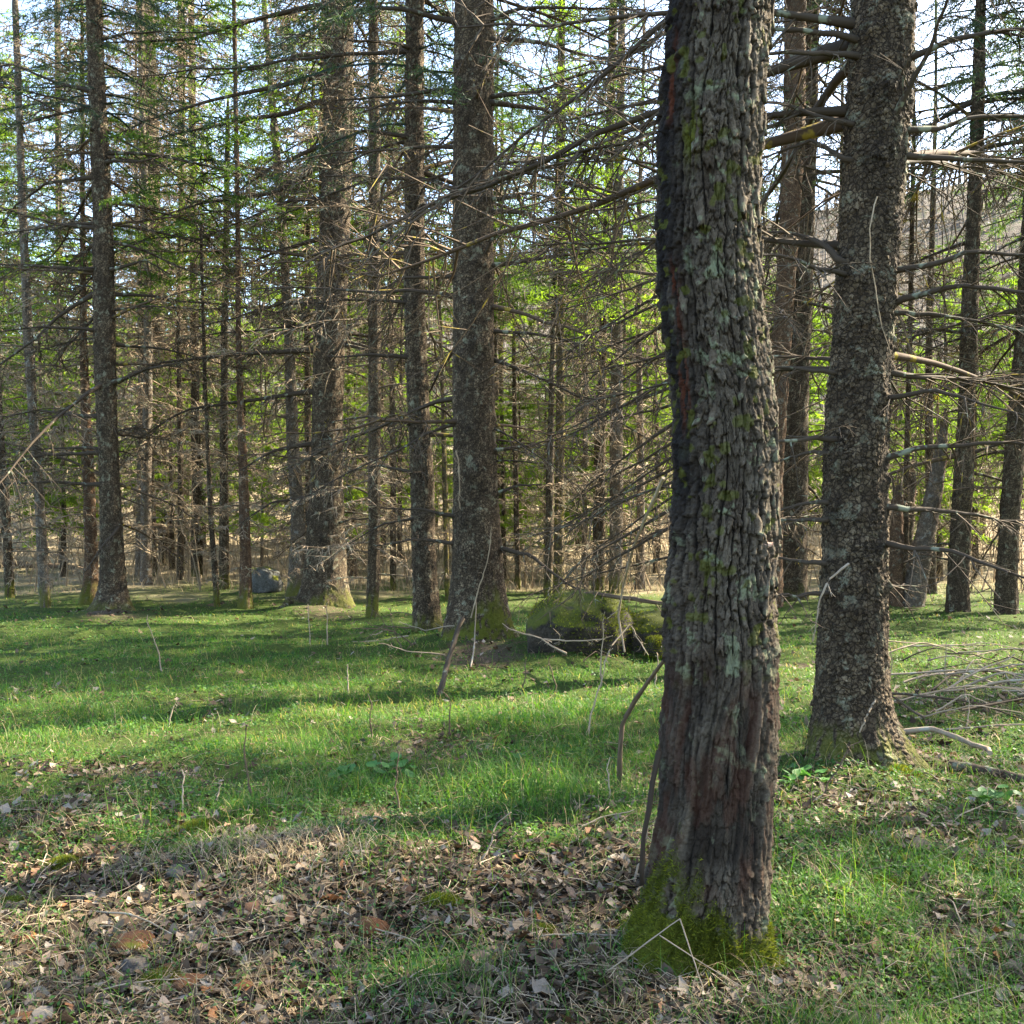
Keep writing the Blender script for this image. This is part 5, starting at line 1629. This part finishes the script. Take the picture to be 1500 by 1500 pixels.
# ---------------------------------------------------------------- dry meadow and thicket beyond the trunks
n = 60000
X = rng.uniform(-42, 42, n)
Y = 24.5 + 50 * rng.random(n) ** 1.4
kp = (np.abs(X) < Y * .62) & (rng.random(n) < .25 + .75 * sst(.4, .6, fbm(X * .5, Y * .5, 2., 3)))
X, Y = X[kp], Y[kp]
n = len(X)
g = Geo()
g.add(*blades(X, Y, rng.uniform(.25, .95, n) * sst(23, 30, Y + 1.5), rng.uniform(.008, .02, n), rng.uniform(.2, 1.5, n), rng.random(n), 2, 0, hgt))
o = g.make('dry_grass', M_DRYGRASS, None, False)
o['kind'] = 'stuff'
tag(o, 'tall bleached dry grass in the clearing beyond the trunks', 'dry grass')

n = 2300
X = rng.uniform(-40, 40, n)
Y = 25 + 42 * rng.random(n) ** 1.2
kp = np.abs(X) < Y * .6
X, Y = X[kp], Y[kp]
n = len(X)
H = rng.uniform(1.2, 4.2, n)
P = np.stack([X, Y, hgt(X, Y)], -1)[:, None] + np.linspace(0, 1, 6)[None, :, None] * (np.stack([rng.normal(0, .25, n), rng.normal(0, .25, n), np.ones(n)], -1) * H[:, None])[:, None]
P[:, 1:] += np.cumsum(rng.normal(0, .05, (n, 5, 3)), 1)
g = Geo()
twiggery(g, P, H, .009 + .003 * H, n2m=2.8, n3=.5, l2=.9, thick=2., sides1=3, hang=-.25)
o = g.make('brush_thicket', M_BRUSH, None, True)
o['kind'] = 'stuff'
tag(o, 'thicket of thin bare shrub stems beyond the trunks', 'brush')

# bare wood on the hillside
n = 900
Y = 70 + 110 * rng.random(n) ** 1.1
X = rng.uniform(-.62, .62, n) * Y
Z = np.where(Y > 75, hill_h(X, Y), hgt(X, Y))
H = rng.uniform(7, 13, n)
P = np.stack([X, Y, Z], -1)[:, None] + np.linspace(0, 1, 4)[None, :, None] * (np.stack([rng.normal(0, .06, n), rng.normal(0, .06, n), np.ones(n)], -1) * H[:, None])[:, None]
g = Geo()
twiggery(g, P, H, .07 + .01 * H, n2m=1.0, n3=.6, l2=1.0, thick=9., sides1=3, skip=.35, hang=-.3)
o = g.make('hill_wood', M_FARWOOD, None, True)
o['kind'] = 'stuff'
tag(o, 'bare grey-brown wood covering the far hillside', 'wood')

for me in list(bpy.data.meshes):
    if me.users == 0:
        bpy.data.meshes.remove(me)
tri = sum(sum(len(p.vertices) - 2 for p in m_.polygons) if len(m_.polygons) < 3000 else int(len(m_.loops) - 2 * len(m_.polygons)) for m_ in bpy.data.meshes)
print('TRIS', tri, 'OBJECTS', len(bpy.data.objects))
